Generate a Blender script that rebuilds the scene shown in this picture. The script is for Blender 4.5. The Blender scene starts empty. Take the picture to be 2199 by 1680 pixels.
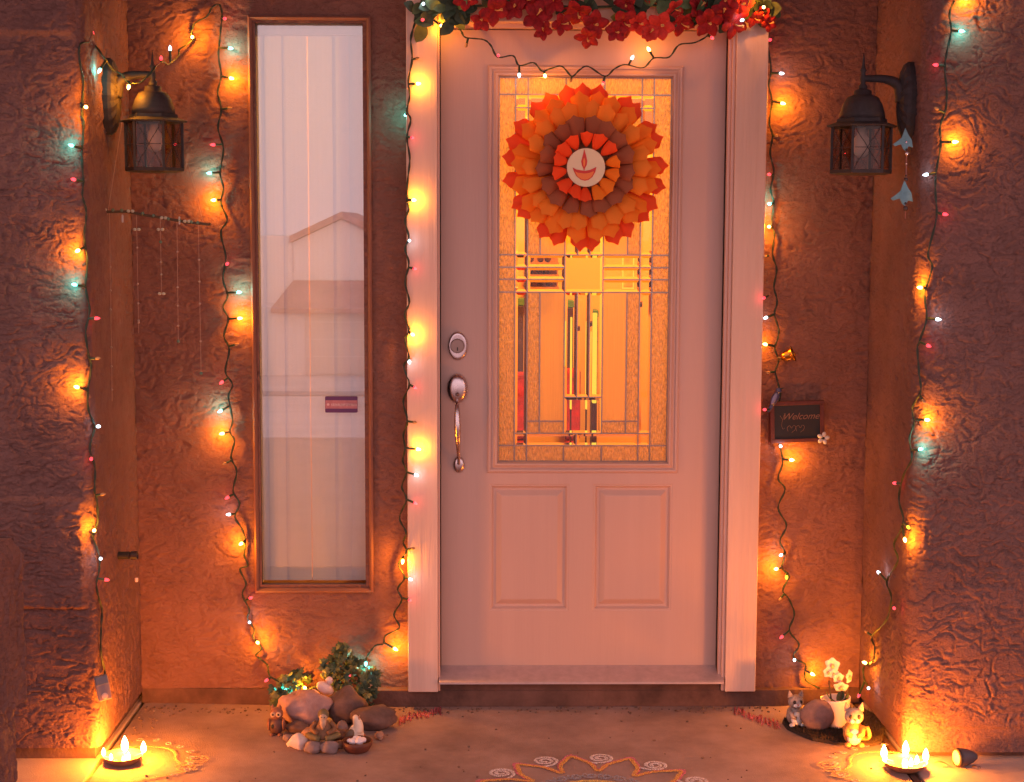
import bpy, bmesh, math, random
import numpy as np
from mathutils import Vector, Matrix, noise as mnoise

random.seed(7)
R = math.radians
scene = bpy.context.scene
col = scene.collection

# ------------------------------------------------------------------ camera
CAM_H = 1.552
CAM_D = 5.0
FPX = 3366.0          # focal length in units of a 2199 px wide picture
PITCH, YAW, ROLL = R(6.0), R(1.03), R(0.22)
cam_data = bpy.data.cameras.new('camera')
cam = bpy.data.objects.new('camera', cam_data)
col.objects.link(cam)
cam_data.sensor_width = 36.0
cam_data.lens = 36.0 * FPX / 2199.0
cam_data.clip_start = 0.05
cam_data.clip_end = 2000.0
CROT = (Matrix.Rotation(-YAW, 3, 'Z') @ Matrix.Rotation(R(90) - PITCH, 3, 'X') @ Matrix.Rotation(ROLL, 3, 'Z'))
CLOC = Vector((0.0, -CAM_D, CAM_H))
cam.matrix_world = Matrix.Translation(CLOC) @ CROT.to_4x4()
scene.camera = cam

# ------------------------------------------------------------------ sky, light, exposure
world = bpy.data.worlds.new('World')
scene.world = world
world.use_nodes = True
wn, wl = world.node_tree.nodes, world.node_tree.links
wn.clear()
w_out = wn.new('ShaderNodeOutputWorld')
w_bg = wn.new('ShaderNodeBackground')
w_sky = wn.new('ShaderNodeTexSky')
w_sky.sky_type = 'NISHITA'
w_sky.sun_disc = False
w_sky.sun_elevation = R(6.0)
w_sky.sun_rotation = R(12.0)
w_sky.air_density = 1.0
w_sky.dust_density = 2.5
w_mix = wn.new('ShaderNodeMixRGB')       # thin dusk overcast evens the clear sky out
w_mix.blend_type = 'MIX'
w_mix.inputs[0].default_value = 0.75
w_mix.inputs[2].default_value = (11.6, 8.1, 8.9, 1)
wl.new(w_sky.outputs[0], w_mix.inputs[1])
wl.new(w_mix.outputs[0], w_bg.inputs[0])
w_bg.inputs[1].default_value = 0.15
wl.new(w_bg.outputs[0], w_out.inputs[0])

sun_d = bpy.data.lights.new('evening_sun', 'SUN')
sun_d.energy = 1.4
sun_d.angle = R(8)
sun_d.color = (1.0, 0.74, 0.70)
sun = bpy.data.objects.new('evening_sun', sun_d)
col.objects.link(sun)
sun.rotation_euler = Vector((-math.sin(R(12)), -math.cos(R(12)), -math.tan(R(6)))).to_track_quat('-Z', 'Y').to_euler()

scene.view_settings.view_transform = 'Standard'
scene.view_settings.look = 'None'
scene.view_settings.exposure = 0.0
scene.view_settings.gamma = 1.0
scene.cycles.use_denoising = True
scene.cycles.max_bounces = 8
scene.cycles.transparent_max_bounces = 16
scene.cycles.sample_clamp_indirect = 3.0
scene.cycles.caustics_reflective = False
scene.cycles.caustics_refractive = False

# ------------------------------------------------------------------ picture point -> place on a real plane
def ray(px, py):
    d = Vector(((px - 1099.5) / FPX, -(py - 840.0) / FPX, -1.0))
    return CROT @ d
def at(px, py, Y):
    d = ray(px, py); t = (Y - CLOC.y) / d.y
    return CLOC + d * t
def atx(px, py, X):
    d = ray(px, py); t = (X - CLOC.x) / d.x
    return CLOC + d * t
def fl(px, py, z=0.0):
    d = ray(px, py); t = (z - CLOC.z) / d.z
    return CLOC + d * t
def XX(px, Y, py=760): return at(px, py, Y).x
def ZZ(py, Y, px=1100): return at(px, py, Y).z

# ------------------------------------------------------------------ materials
MATS = {}
def nt(m):
    m.use_nodes = True
    return m.node_tree.nodes, m.node_tree.links
def mat(name, color, rough=0.6, metal=0.0, var=0.0, vscale=20.0, bump=0.0, bscale=60.0, spec=0.5, color2=None,
        trans=0.0, ior=1.45, stretch=(1, 1, 1), sss=0.0, detail=4.0, coat=0.0):
    if name in MATS: return MATS[name]
    m = bpy.data.materials.new(name)
    n, l = nt(m)
    b = n['Principled BSDF']
    b.inputs['Base Color'].default_value = (*color, 1)
    b.inputs['Roughness'].default_value = rough
    b.inputs['Metallic'].default_value = metal
    b.inputs['Specular IOR Level'].default_value = spec
    b.inputs['Transmission Weight'].default_value = trans
    b.inputs['IOR'].default_value = ior
    b.inputs['Coat Weight'].default_value = coat
    tc = n.new('ShaderNodeTexCoord')
    mp = n.new('ShaderNodeMapping')
    mp.inputs['Scale'].default_value = stretch
    l.new(tc.outputs['Object'], mp.inputs[0])
    if var > 0 or color2:
        t = n.new('ShaderNodeTexNoise')
        t.inputs['Scale'].default_value = vscale
        t.inputs['Detail'].default_value = detail
        t.inputs['Roughness'].default_value = 0.65
        l.new(mp.outputs[0], t.inputs[0])
        cr = n.new('ShaderNodeValToRGB')
        cr.color_ramp.elements[0].position = 0.3
        cr.color_ramp.elements[1].position = 0.72
        c2 = color2 or tuple(c * (1 - var) for c in color)
        cr.color_ramp.elements[0].color = (*c2, 1)
        cr.color_ramp.elements[1].color = (*[min(1, c * (1 + var * 0.4)) for c in color], 1)
        l.new(t.outputs['Fac'], cr.inputs[0])
        l.new(cr.outputs[0], b.inputs['Base Color'])
        rr = n.new('ShaderNodeMapRange')
        rr.inputs['To Min'].default_value = min(1, rough + 0.08)
        rr.inputs['To Max'].default_value = max(0.02, rough - 0.08)
        l.new(t.outputs['Fac'], rr.inputs['Value'])
        l.new(rr.outputs[0], b.inputs['Roughness'])
    if bump > 0:
        t2 = n.new('ShaderNodeTexNoise')
        t2.inputs['Scale'].default_value = bscale
        t2.inputs['Detail'].default_value = 5.0
        l.new(mp.outputs[0], t2.inputs[0])
        bn = n.new('ShaderNodeBump')
        bn.inputs['Strength'].default_value = 1.0
        bn.inputs['Distance'].default_value = bump
        l.new(t2.outputs['Fac'], bn.inputs['Height'])
        l.new(bn.outputs[0], b.inputs['Normal'])
    MATS[name] = m
    return m

def glow_mat(name, color, strength, solid=False):
    m = bpy.data.materials.new(name)
    n, l = nt(m); n.clear()
    o = n.new('ShaderNodeOutputMaterial'); e = n.new('ShaderNodeEmission')
    e.inputs[0].default_value = (*color, 1); e.inputs[1].default_value = strength
    if solid:
        l.new(e.outputs[0], o.inputs[0])
    else:                                    # a lit clear bulb: glows and lets its own lamp shine out
        t = n.new('ShaderNodeBsdfTransparent'); a = n.new('ShaderNodeAddShader')
        l.new(e.outputs[0], a.inputs[0]); l.new(t.outputs[0], a.inputs[1]); l.new(a.outputs[0], o.inputs[0])
    m.cycles.emission_sampling = 'NONE'
    return m

def clear_glass(name, refl=0.1, tint=(0.95, 0.95, 0.95)):
    m = bpy.data.materials.new(name)
    n, l = nt(m); n.clear()
    o = n.new('ShaderNodeOutputMaterial'); t = n.new('ShaderNodeBsdfTransparent'); g = n.new('ShaderNodeBsdfGlossy')
    t.inputs[0].default_value = (*tint, 1); g.inputs['Roughness'].default_value = 0.0
    g.inputs[0].default_value = (1, 1, 1, 1)
    lw = n.new('ShaderNodeLayerWeight'); f = n.new('ShaderNodeMath'); f.operation = 'POWER'; f.inputs[1].default_value = 5
    l.new(lw.outputs['Facing'], f.inputs[0])
    mr = n.new('ShaderNodeMath'); mr.operation = 'ADD'; mr.inputs[1].default_value = refl / 2; mr.use_clamp = True
    l.new(f.outputs[0], mr.inputs[0])
    x = n.new('ShaderNodeMixShader')
    l.new(mr.outputs[0], x.inputs[0]); l.new(t.outputs[0], x.inputs[1]); l.new(g.outputs[0], x.inputs[2])
    l.new(x.outputs[0], o.inputs[0])
    return m

M_stucco = mat('stucco', (0.195, 0.096, 0.080), 0.92, var=0.22, vscale=5, bump=0.0022, bscale=160, spec=0.15)
M_stucco_b = mat('stucco_back', (0.232, 0.108, 0.082), 0.92, var=0.22, vscale=6, bump=0.0016, bscale=190, spec=0.15)
M_trim = mat('painted_wood_trim', (0.68, 0.46, 0.37), 0.58, var=0.14, vscale=14, bump=0.0028, bscale=70, stretch=(1, 1, 0.06))
M_door = mat('door_paint', (0.55, 0.355, 0.295), 0.46, var=0.09, vscale=5, bump=0.0006, bscale=130, stretch=(1, 1, .05))
M_frame = mat('window_frame_paint', (0.225, 0.092, 0.064), 0.6, var=0.12, vscale=25, bump=0.0005, bscale=150)
M_metal_sill = mat('sill_metal', (0.62, 0.50, 0.50), 0.42, metal=0.6, var=0.15, vscale=30)
M_dark = mat('dark_rubber', (0.02, 0.014, 0.012), 0.7)
M_curb = mat('foundation_concrete', (0.135, 0.066, 0.050), 0.95, var=0.5, vscale=9, bump=0.003, bscale=70)
M_nickel = mat('satin_nickel', (0.62, 0.50, 0.49), 0.28, metal=1.0, var=0.08, vscale=60)
M_nickel_d = mat('worn_nickel', (0.30, 0.20, 0.17), 0.4, metal=0.8)
M_iron = mat('lantern_iron', (0.030, 0.022, 0.024), 0.70, metal=0.0, var=0.4, vscale=40, bump=0.0006, bscale=200)
M_wire = mat('green_wire', (0.018, 0.030, 0.018), 0.5)
M_socket = mat('green_socket', (0.02, 0.045, 0.03), 0.45)
M_cream = mat('cream_disc', (0.80, 0.64, 0.40), 0.7)

def plaster(m, dist, sc):
    """ragged trowel lips too fine for the mesh, added to the normal"""
    n, l = nt(m); pb = n['Principled BSDF']; tc = [q for q in n if q.type == 'TEX_COORD'][0]
    old = [q for q in n if q.type == 'BUMP'][0]
    mp = n.new('ShaderNodeMapping'); mp.inputs['Scale'].default_value = (1, 1, 1.7); l.new(tc.outputs['Object'], mp.inputs[0])
    prev = None
    for k, (q, pos, w) in enumerate(((sc, .50, 1.0), (sc*2.1, .55, .6))):
        t = n.new('ShaderNodeTexNoise'); t.inputs['Scale'].default_value = q; t.inputs['Detail'].default_value = 5; t.inputs['Distortion'].default_value = .9; t.inputs['Roughness'].default_value = .6
        l.new(mp.outputs[0], t.inputs[0])
        cr = n.new('ShaderNodeValToRGB'); cr.color_ramp.elements[0].position = pos - .015; cr.color_ramp.elements[1].position = pos + .015
        l.new(t.outputs['Fac'], cr.inputs[0])
        bn = n.new('ShaderNodeBump'); bn.inputs['Distance'].default_value = dist * w; l.new(cr.outputs[0], bn.inputs['Height'])
        if prev: l.new(prev.outputs[0], bn.inputs['Normal'])
        prev = bn
    l.new(prev.outputs[0], old.inputs['Normal'])
plaster(M_stucco, .0010, 34); plaster(M_stucco_b, .0008, 36)

# ------------------------------------------------------------------ scene graph helpers
WLOC = {}
def tag(o, label=None, cat=None, group=None, kind=None):
    if label: o['label'] = label
    if cat: o['category'] = cat
    if group: o['group'] = group
    if kind: o['kind'] = kind
    return o
def thing(name, loc, label, cat, group=None):
    o = bpy.data.objects.new(name, None)
    o.empty_display_size = 0.05
    o.location = loc
    col.objects.link(o)
    WLOC[o.name] = Vector(loc)
    return tag(o, label, cat, group)
def wl_(o): return WLOC[o.name]

class MB:
    """collects shapes, builds ONE mesh object"""
    def __init__(s): s.v = []; s.f = []; s.m = []; s.mi = 0; s.mats = []
    def use(s, m):
        if m not in s.mats: s.mats.append(m)
        s.mi = s.mats.index(m)
    def add(s, vs, fs):
        b = len(s.v); s.v += [tuple(p) for p in vs]
        s.f += [tuple(i + b for i in f) for f in fs]; s.m += [s.mi] * len(fs)
    def box(s, x0, x1, y0, y1, z0, z1, M=None):
        vs = [Vector(p) for p in ((x0,y0,z0),(x1,y0,z0),(x1,y1,z0),(x0,y1,z0),(x0,y0,z1),(x1,y0,z1),(x1,y1,z1),(x0,y1,z1))]
        if M: vs = [M @ p for p in vs]
        s.add(vs, [(0,3,2,1),(4,5,6,7),(0,1,5,4),(1,2,6,5),(2,3,7,6),(3,0,4,7)])
    def tube(s, pts, r, seg=6, cap=True):
        pts = [Vector(p) for p in pts]; n = len(pts)
        rr = r if isinstance(r, (list, tuple)) else [r] * n
        vs = []; up = None
        for i, p in enumerate(pts):
            t = (pts[min(i + 1, n - 1)] - pts[max(i - 1, 0)])
            if t.length < 1e-9: t = Vector((0, 0, 1))
            t.normalize()
            if up is None:
                up = t.cross(Vector((0.31, 0.9, 0.17))).normalized()
            up = (up - t * up.dot(t)).normalized()
            w = t.cross(up)
            for k in range(seg):
                a = 2 * math.pi * k / seg
                vs.append(p + (up * math.cos(a) + w * math.sin(a)) * rr[i])
        fs = []
        for i in range(n - 1):
            for k in range(seg):
                k2 = (k + 1) % seg
                fs.append((i*seg+k, i*seg+k2, (i+1)*seg+k2, (i+1)*seg+k))
        if cap:
            fs.append(tuple(range(seg))[::-1]); fs.append(tuple((n-1)*seg + k for k in range(seg)))
        s.add(vs, fs)
    def lathe(s, prof, seg=16, M=None, sx=1.0, sy=1.0):
        """prof: list of (r, z); closed at r=0 ends"""
        M = M or Matrix.Identity(4); vs = []; fs = []
        for r, z in prof:
            for k in range(seg):
                a = 2 * math.pi * k / seg
                vs.append(M @ Vector((r * math.cos(a) * sx, r * math.sin(a) * sy, z)))
        for i in range(len(prof) - 1):
            for k in range(seg):
                k2 = (k + 1) % seg
                fs.append((i*seg+k, i*seg+k2, (i+1)*seg+k2, (i+1)*seg+k))
        fs.append(tuple(range(seg))[::-1]); fs.append(tuple((len(prof)-1)*seg + k for k in range(seg)))
        s.add(vs, fs)
    def ball(s, c, rx, ry=None, rz=None, seg=14, rings=9, jit=0.0, M=None, seed=0):
        ry = ry or rx; rz = rz or rx
        c = Vector(c); vs = [];
        for i in range(rings + 1):
            th = math.pi * i / rings
            for k in range(seg):
                a = 2 * math.pi * k / seg
                p = Vector((math.sin(th) * math.cos(a), math.sin(th) * math.sin(a), math.cos(th)))
                if jit:
                    p = p * (1 + jit * mnoise.noise(p * 1.4 + Vector((seed * 3.1, seed, 0))) + jit * 0.3 * mnoise.noise(p * 3.4 + Vector((seed, seed * 2.1, 4))))
                p = Vector((p.x * rx, p.y * ry, p.z * rz))
                if M: p = M @ p
                vs.append(c + p)
        fs = []
        for i in range(rings):
            for k in range(seg):
                k2 = (k + 1) % seg
                fs.append((i*seg+k, (i+1)*seg+k, (i+1)*seg+k2, i*seg+k2))
        s.add(vs, fs)
    def grid_plate(s, xs, zs, holes, y0, y1):
        """plate in X-Z between y0 (front) and y1 (back) with rectangular holes"""
        xs = sorted(set(round(x, 5) for x in xs)); zs = sorted(set(round(z, 5) for z in zs))
        def solid(i, j):
            if i < 0 or j < 0 or i >= len(xs) - 1 or j >= len(zs) - 1: return False
            cx, cz = (xs[i] + xs[i+1]) / 2, (zs[j] + zs[j+1]) / 2
            return not any(h[0] < cx < h[1] and h[2] < cz < h[3] for h in holes)
        idx = {}; vs = []; fs = []
        def V(i, j, k):
            key = (i, j, k)
            if key not in idx:
                idx[key] = len(vs); vs.append((xs[i], (y0, y1)[k], zs[j]))
            return idx[key]
        for i in range(len(xs) - 1):
            for j in range(len(zs) - 1):
                if not solid(i, j): continue
                fs.append((V(i,j,0), V(i+1,j,0), V(i+1,j+1,0), V(i,j+1,0)))
                fs.append((V(i,j,1), V(i,j+1,1), V(i+1,j+1,1), V(i+1,j,1)))
                if not solid(i-1, j): fs.append((V(i,j,0), V(i,j+1,0), V(i,j+1,1), V(i,j,1)))
                if not solid(i+1, j): fs.append((V(i+1,j,0), V(i+1,j,1), V(i+1,j+1,1), V(i+1,j+1,0)))
                if not solid(i, j-1): fs.append((V(i,j,0), V(i,j,1), V(i+1,j,1), V(i+1,j,0)))
                if not solid(i, j+1): fs.append((V(i,j+1,0), V(i+1,j+1,0), V(i+1,j+1,1), V(i,j+1,1)))
        s.add(vs, fs)
    def rect_loft(s, rect, prof, fill=True):
        """nested rectangles: prof = [(inset, y), ...]; fills the last one"""
        x0, x1, z0, z1 = rect; vs = []; fs = []
        for d, y in prof:
            vs += [(x0+d, y, z0+d), (x1-d, y, z0+d), (x1-d, y, z1-d), (x0+d, y, z1-d)]
        for i in range(len(prof) - 1):
            for k in range(4):
                k2 = (k + 1) % 4
                fs.append((i*4+k, i*4+k2, (i+1)*4+k2, (i+1)*4+k))
        if fill:
            e = (len(prof) - 1) * 4; fs.append((e, e+1, e+2, e+3))
        s.add(vs, fs)
    def mesh(s, name, m=None, smooth=False, off=None):
        me = bpy.data.meshes.new(name)
        vs = s.v
        if off is not None: vs = [(a - off.x, b - off.y, c - off.z) for a, b, c in vs]
        me.from_pydata(vs, [], s.f)
        for mm in (s.mats if s.mats else [m]): me.materials.append(mm)
        if s.mats and len(s.mats) > 1: me.polygons.foreach_set('material_index', s.m)
        if smooth: me.polygons.foreach_set('use_smooth', [True] * len(s.f))
        me.update()
        return me
    def build(s, name, m=None, parent=None, smooth=False, bevel=0.0, origin=None):
        off = wl_(parent) if parent else (Vector(origin) if origin is not None else Vector((0, 0, 0)))
        me = s.mesh(name, m, smooth, off)
        o = bpy.data.objects.new(name, me); col.objects.link(o)
        if parent: o.parent = parent
        else: o.location = off
        WLOC[o.name] = off.copy()
        if smooth == 'auto' or smooth:
            try: me.shade_smooth_by_angle = None
            except Exception: pass
        if bevel:
            b = o.modifiers.new('bevel', 'BEVEL'); b.width = bevel; b.segments = 2; b.limit_method = 'ANGLE'; b.angle_limit = R(35)
        return o

def inst(name, me, parent, loc, rot=None, scale=(1, 1, 1)):
    """a part that shares its mesh with its siblings; loc in world space, parent unrotated"""
    o = bpy.data.objects.new(name, me); col.objects.link(o)
    o.parent = parent
    base = WLOC[parent.name] if parent else Vector((0, 0, 0))
    Mx = Matrix.Translation(Vector(loc) - base)
    if rot is not None: Mx = Mx @ rot.to_4x4()
    o.matrix_basis = Mx @ Matrix.Diagonal((*scale, 1))
    WLOC[o.name] = Vector(loc)
    return o
def sub(name, me, parent):
    """a sub-part in its parent's own space"""
    o = bpy.data.objects.new(name, me); col.objects.link(o); o.parent = parent
    return o

def smooth_path(pts, n=6):
    pts = [Vector(p) for p in pts]; out = []
    for i in range(len(pts) - 1):
        p0 = pts[max(i-1, 0)]; p1 = pts[i]; p2 = pts[i+1]; p3 = pts[min(i+2, len(pts)-1)]
        for k in range(n):
            t = k / n
            out.append(0.5 * ((2*p1) + (-p0+p2)*t + (2*p0-5*p1+4*p2-p3)*t*t + (-p0+3*p1-3*p2+p3)*t**3))
    out.append(pts[-1]); return out

# ------------------------------------------------------------------ stucco relief (real displacement)
def _hash(ix, iy, s):
    h = (ix.astype(np.int64) * 374761393 + iy.astype(np.int64) * 668265263 + s * 982451653) & 0xffffffff
    h = ((h ^ (h >> 13)) * 1274126177) & 0xffffffff
    return ((h ^ (h >> 16)) & 0xffff) / 65535.0
def vnoise(u, v, s):
    iu, iv = np.floor(u), np.floor(v); fu, fv = u - iu, v - iv
    fu = fu*fu*(3-2*fu); fv = fv*fv*(3-2*fv)
    a = _hash(iu, iv, s); b = _hash(iu+1, iv, s); c = _hash(iu, iv+1, s); d = _hash(iu+1, iv+1, s)
    return (a*(1-fu)+b*fu)*(1-fv) + (c*(1-fu)+d*fu)*fv
def fbm(u, v, s, o=3):
    t = 0; a = 0.5; n = 0
    for k in range(o):
        t = t + a * vnoise(u * 2**k, v * 2**k, s + k * 17); n += a; a *= 0.5
    return t / n
def sstep(a, b, x):
    t = np.clip((x - a) / (b - a), 0, 1); return t*t*(3-2*t)
def trowel(u, v, s, amp=0.004, ax=1.0, az=1.0):
    """trowelled plaster: gently wavy coat with broken, ragged drag marks cut into it"""
    u = u * ax; v = v * az
    wu = (fbm(u*13, v*13, s+3) - .5) * 0.10; wv = (fbm(u*13, v*13, s+5) - .5) * 0.07
    h = 0
    for k, (su, sv, d, m0) in enumerate(((16, 26, 1.0, .50), (26, 46, .9, .48), (48, 66, .6, .46))):
        n = fbm((u+wu)*su, (v+wv)*sv, s+31*k, 2)
        mask = sstep(m0, m0 + .07, fbm(u*19 + 5, v*28, s+13*k+7, 2) + .05)
        wd = sv * .0014
        h = h - d * amp * mask * np.exp(-((n - .5) / wd)**2)
        h = h + .45 * d * amp * mask * sstep(.5, .5 + 2*wd, n) * (1 - sstep(.5 + 2*wd, .5 + 7*wd, n))
    h = h + (fbm(u*3, v*3, s+99, 2) - 0.5) * 0.005 + (fbm(u*26, v*30, s+55, 3) - 0.5) * amp * .55
    return h

def sheet(name, prof, z0, z1, m, parent, hfun, res=0.0042, holes=(), sub_bottom=None):
    """vertical sheet over a plan profile [(x, y)...]; normals to the right of the walking direction"""
    P = [Vector((x, y)) for x, y in prof]
    seg = [(P[i+1] - P[i]).length for i in range(len(P)-1)]
    U = np.concatenate([[0], np.cumsum(seg)])
    nu = max(2, int(U[-1] / res) + 1)
    us = np.linspace(0, U[-1], nu)
    px = np.interp(us, U, [p.x for p in P]); py = np.interp(us, U, [p.y for p in P])
    k = 3
    tx = np.gradient(px); ty = np.gradient(py)
    ker = np.ones(k) / k
    txp = np.convolve(np.pad(tx, 1, mode='edge'), ker, 'valid'); typ = np.convolve(np.pad(ty, 1, mode='edge'), ker, 'valid')
    L = np.hypot(txp, typ) + 1e-9; nx = typ / L; ny = -txp / L
    nz = max(2, int((z1 - z0) / res) + 1)
    zs = np.linspace(z0, z1, nz)
    Ug, Zg = np.meshgrid(us, zs)
    H = hfun(Ug, Zg)
    Xv = px[None, :] + nx[None, :] * H; Yv = py[None, :] + ny[None, :] * H
    co = np.stack([Xv, Yv, Zg], -1).reshape(-1, 3)
    i = np.arange(nu - 1)[None, :]; j = np.arange(nz - 1)[:, None]
    a = (j * nu + i)
    q = np.stack([a, a + 1, a + 1 + nu, a + nu], -1).reshape(-1, 4)
    if holes:
        cu = (Ug[:-1, :-1] + Ug[1:, 1:]).reshape(-1) / 2; cz = (Zg[:-1, :-1] + Zg[1:, 1:]).reshape(-1) / 2
        keep = np.ones(len(q), bool)
        for h in holes: keep &= ~((cu > h[0]) & (cu < h[1]) & (cz > h[2]) & (cz < h[3]))
        q = q[keep]
    off = wl_(parent) if parent else Vector((0, 0, 0))
    co = co - np.array(off)
    me = bpy.data.meshes.new(name)
    me.vertices.add(len(co)); me.vertices.foreach_set('co', co.reshape(-1).astype(np.float32))
    me.loops.add(len(q) * 4); me.loops.foreach_set('vertex_index', q.reshape(-1).astype(np.int32))
    me.polygons.add(len(q)); me.polygons.foreach_set('loop_start', np.arange(0, len(q)*4, 4, dtype=np.int32))
    me.materials.append(m)
    me.update(calc_edges=True)
    me.polygons.foreach_set('use_smooth', np.ones(len(q), bool))
    o = bpy.data.objects.new(name, me); col.objects.link(o)
    if parent: o.parent = parent
    WLOC[o.name] = off.copy()
    return o

# ------------------------------------------------------------------ main measures
WL = XX(283, 0, 486)          # left recess wall
WR = XX(1872, 0, 486)         # right recess wall
YF = -0.56                    # front faces of the piers
ZTOP = 2.95
# ------------------------------------------------------------------ ground
M_slab = mat('porch_concrete', (0.38, 0.245, 0.205), 0.88, var=0.35, vscale=3.4, bump=0.0020, bscale=260, color2=(0.19, 0.115, 0.095), detail=14)
M_walk = mat('walk_concrete', (0.42, 0.30, 0.26), 0.85, var=0.25, vscale=4, bump=0.0015, bscale=220, detail=8)
def slab(name, x0, x1, y0, y1, m, top=0.0):
    b = MB(); b.box(x0, x1, y0, y1, top - 0.12, top)
    return tag(b.build(name, m, bevel=0.004), kind='structure')
slab('porch_floor', WL + 0.006, WR - 0.022, -2.0, 0.35, M_slab)
slab('front_walk', -3.6, 3.6, -6.4, -2.004, M_walk, 0.0005)
slab('left_pavement', -3.6, WL - 0.006, -2.0, 0.3, M_walk, 0.001)
b = MB(); b.box(WR - 0.014, WR + 0.004, -2.0, 0.3, -0.13, -0.006)
tag(b.build('expansion_joint', mat('joint_strip', (0.12, 0.05, 0.03), 0.9)), kind='structure')
slab('right_pavement', WR + 0.012, 3.6, -2.0, 0.3, M_walk, 0.001)

# land behind the camera slopes down to a street: seen only in the window glass
def terrain():
    vs = []; fs = []; ys = [0.4, -3.0, -6.5, -9, -14, -22, -32, -44, -60, -90, -200, -500]
    def h(y):
        if y > -6.5: return -0.13
        return -0.13 - min(3.0, (-6.5 - y) * 0.088)
    xs = [-500, -60, -20, -8, -3, 0, 3, 8, 20, 60, 500]
    for y in ys:
        for x in xs: vs.append((x, y, h(y)))
    n = len(xs)
    for j in range(len(ys)-1):
        for i in range(n-1): fs.append((j*n+i, j*n+i+1, (j+1)*n+i+1, (j+1)*n+i))
    b = MB(); b.add(vs, [f[::-1] for f in fs])
    return tag(b.build('ground', mat('yard_ground', (0.62, 0.54, 0.53), 0.95, var=0.2, vscale=0.6)), kind='structure')
terrain()
def gh(y): return -0.13 - (min(3.0, (-6.5 - y) * 0.088) if y < -6.5 else 0)
b = MB()
b.add([(-80, -36, gh(-36) + .012), (80, -36, gh(-36) + .012), (80, -27, gh(-27) + .012), (-80, -27, gh(-27) + .012)], [(0, 1, 2, 3)])
tag(b.build('street', mat('asphalt', (0.34, 0.27, 0.28), 0.9, var=0.2, vscale=2)), kind='structure')

# ------------------------------------------------------------------ walls of the entrance
def arc(cx, cy, r, a0, a1, n=7):
    return [(cx + r*math.cos(R(a0 + (a1-a0)*k/(n-1))), cy + r*math.sin(R(a0 + (a1-a0)*k/(n-1)))) for k in range(n)]
lp = thing('stucco_pillar', (WL - 0.3, YF, 0.02), 'rough brown stucco pillar with raised band, left of the recessed entrance', 'wall')
Z_B1 = ZZ(1070, YF, 100); Z_B0 = ZZ(1306, YF, 100); Z_T = ZZ(74, YF, 80)
rl = 0.028
prof_l = [(-1.72, YF)] + arc(WL - rl, YF + rl, rl, -90, 0) + [(WL, 0.04)]
u_c = (-1.72 + 1.72) + (WL - rl + 1.72)
def h_left(u, z):
    fr0 = 1 - sstep(u_c - 0.012, u_c + 0.01, u)
    h = trowel(u + 3, z, 11, 0.0036, 0.8, 1.2) * fr0 + trowel(u + 3, z, 12, 0.0030, 1.3, .55) * (1 - fr0)
    front = 1 - sstep(u_c - 0.012, u_c + 0.01, u)
    band = sstep(Z_B0 - 0.004, Z_B0 + 0.004, z) * (1 - sstep(Z_B1 - 0.012, Z_B1 + 0.006, z))
    top = sstep(Z_T - 0.008, Z_T + 0.012, z)
    jag = (fbm(u*40, z*40, 5) - 0.5) * 0.004
    return h + front * (0.013 * band + 0.014 * top) + jag
sheet('pillar_face', prof_l, 0.040, ZTOP, M_stucco, lp, h_left, res=.0031)
b = MB(); b.box(-1.72, WL - 0.02, YF + 0.025, 0.2, -0.05, ZTOP - 0.01); b.build('pillar_core', M_curb, lp)

rp = thing('stucco_pillar', (WR + 0.3, YF, 0.02), 'rough brown stucco pillar with rounded corner, right of the recessed entrance', 'wall')
rr_ = 0.055
prof_r = [(WR, 0.04), (WR, YF + rr_)] + arc(WR + rr_, YF + rr_, rr_, 180, 270)[1:] + [(1.95, YF)]
def h_right(u, z):
    h = trowel(u + 9, z, 47, 0.0034, 1.0, 1.0)
    s = sstep(0.50, 0.66, u)
    h = h * (0.80 + 0.20 * s)
    foot = 1 - sstep(0.09, 0.10, z)
    return h * (1 - 0.6*foot) - 0.004 * foot
sheet('pillar_face', prof_r, 0.020, ZTOP, M_stucco, rp, h_right, res=.0031)
b = MB(); b.box(WR + 0.02, 1.95, YF + 0.03, 0.2, -0.05, ZTOP - 0.01); b.build('pillar_core', M_curb, rp)

# a low buttress standing forward at the far left edge
YBT = -1.06
xb = XX(57, YBT, 1300); zt = ZZ(1150, YBT, 50); zlow = ZZ(1500, YBT, 20)
bt = thing('stucco_buttress', (xb - .2, YBT - .3, 0), 'low rough stucco buttress cut by the left edge of the picture', 'wall')
def h_b(u, z): return trowel(u + 21, z, 83, 0.0040, 1.2, .6) + .02 * sstep(zt - .05, zt, z) * -1
sheet('buttress_side', [(xb - .2, YBT + .01), (xb - .03, YBT + .01), (xb, YBT - .02), (xb - .13, YBT - .54), (xb - .5, YBT - .56)][::-1], zlow, zt, M_stucco, bt, h_b)
sheet('buttress_foot', [(xb - 0.035, YBT - .01), (xb - 0.155, YBT - .52), (xb - 0.5, YBT - .54)][::-1], 0.004, zlow + 0.004, M_stucco, bt, h_b)
b = MB(); q = [(xb - .02, YBT - .02), (xb - .15, YBT - .52), (xb - .5, YBT - .54), (xb - .5, YBT)]
b.add([(x, y, zt - .003) for x, y in q] + [(x, y, zlow + .002) for x, y in q], [(0, 1, 2, 3), (7, 6, 5, 4)] + [(i, 4+i, 4+(i+1) % 4, (i+1) % 4) for i in range(4)]); b.build('cap', M_stucco, bt)

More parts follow.
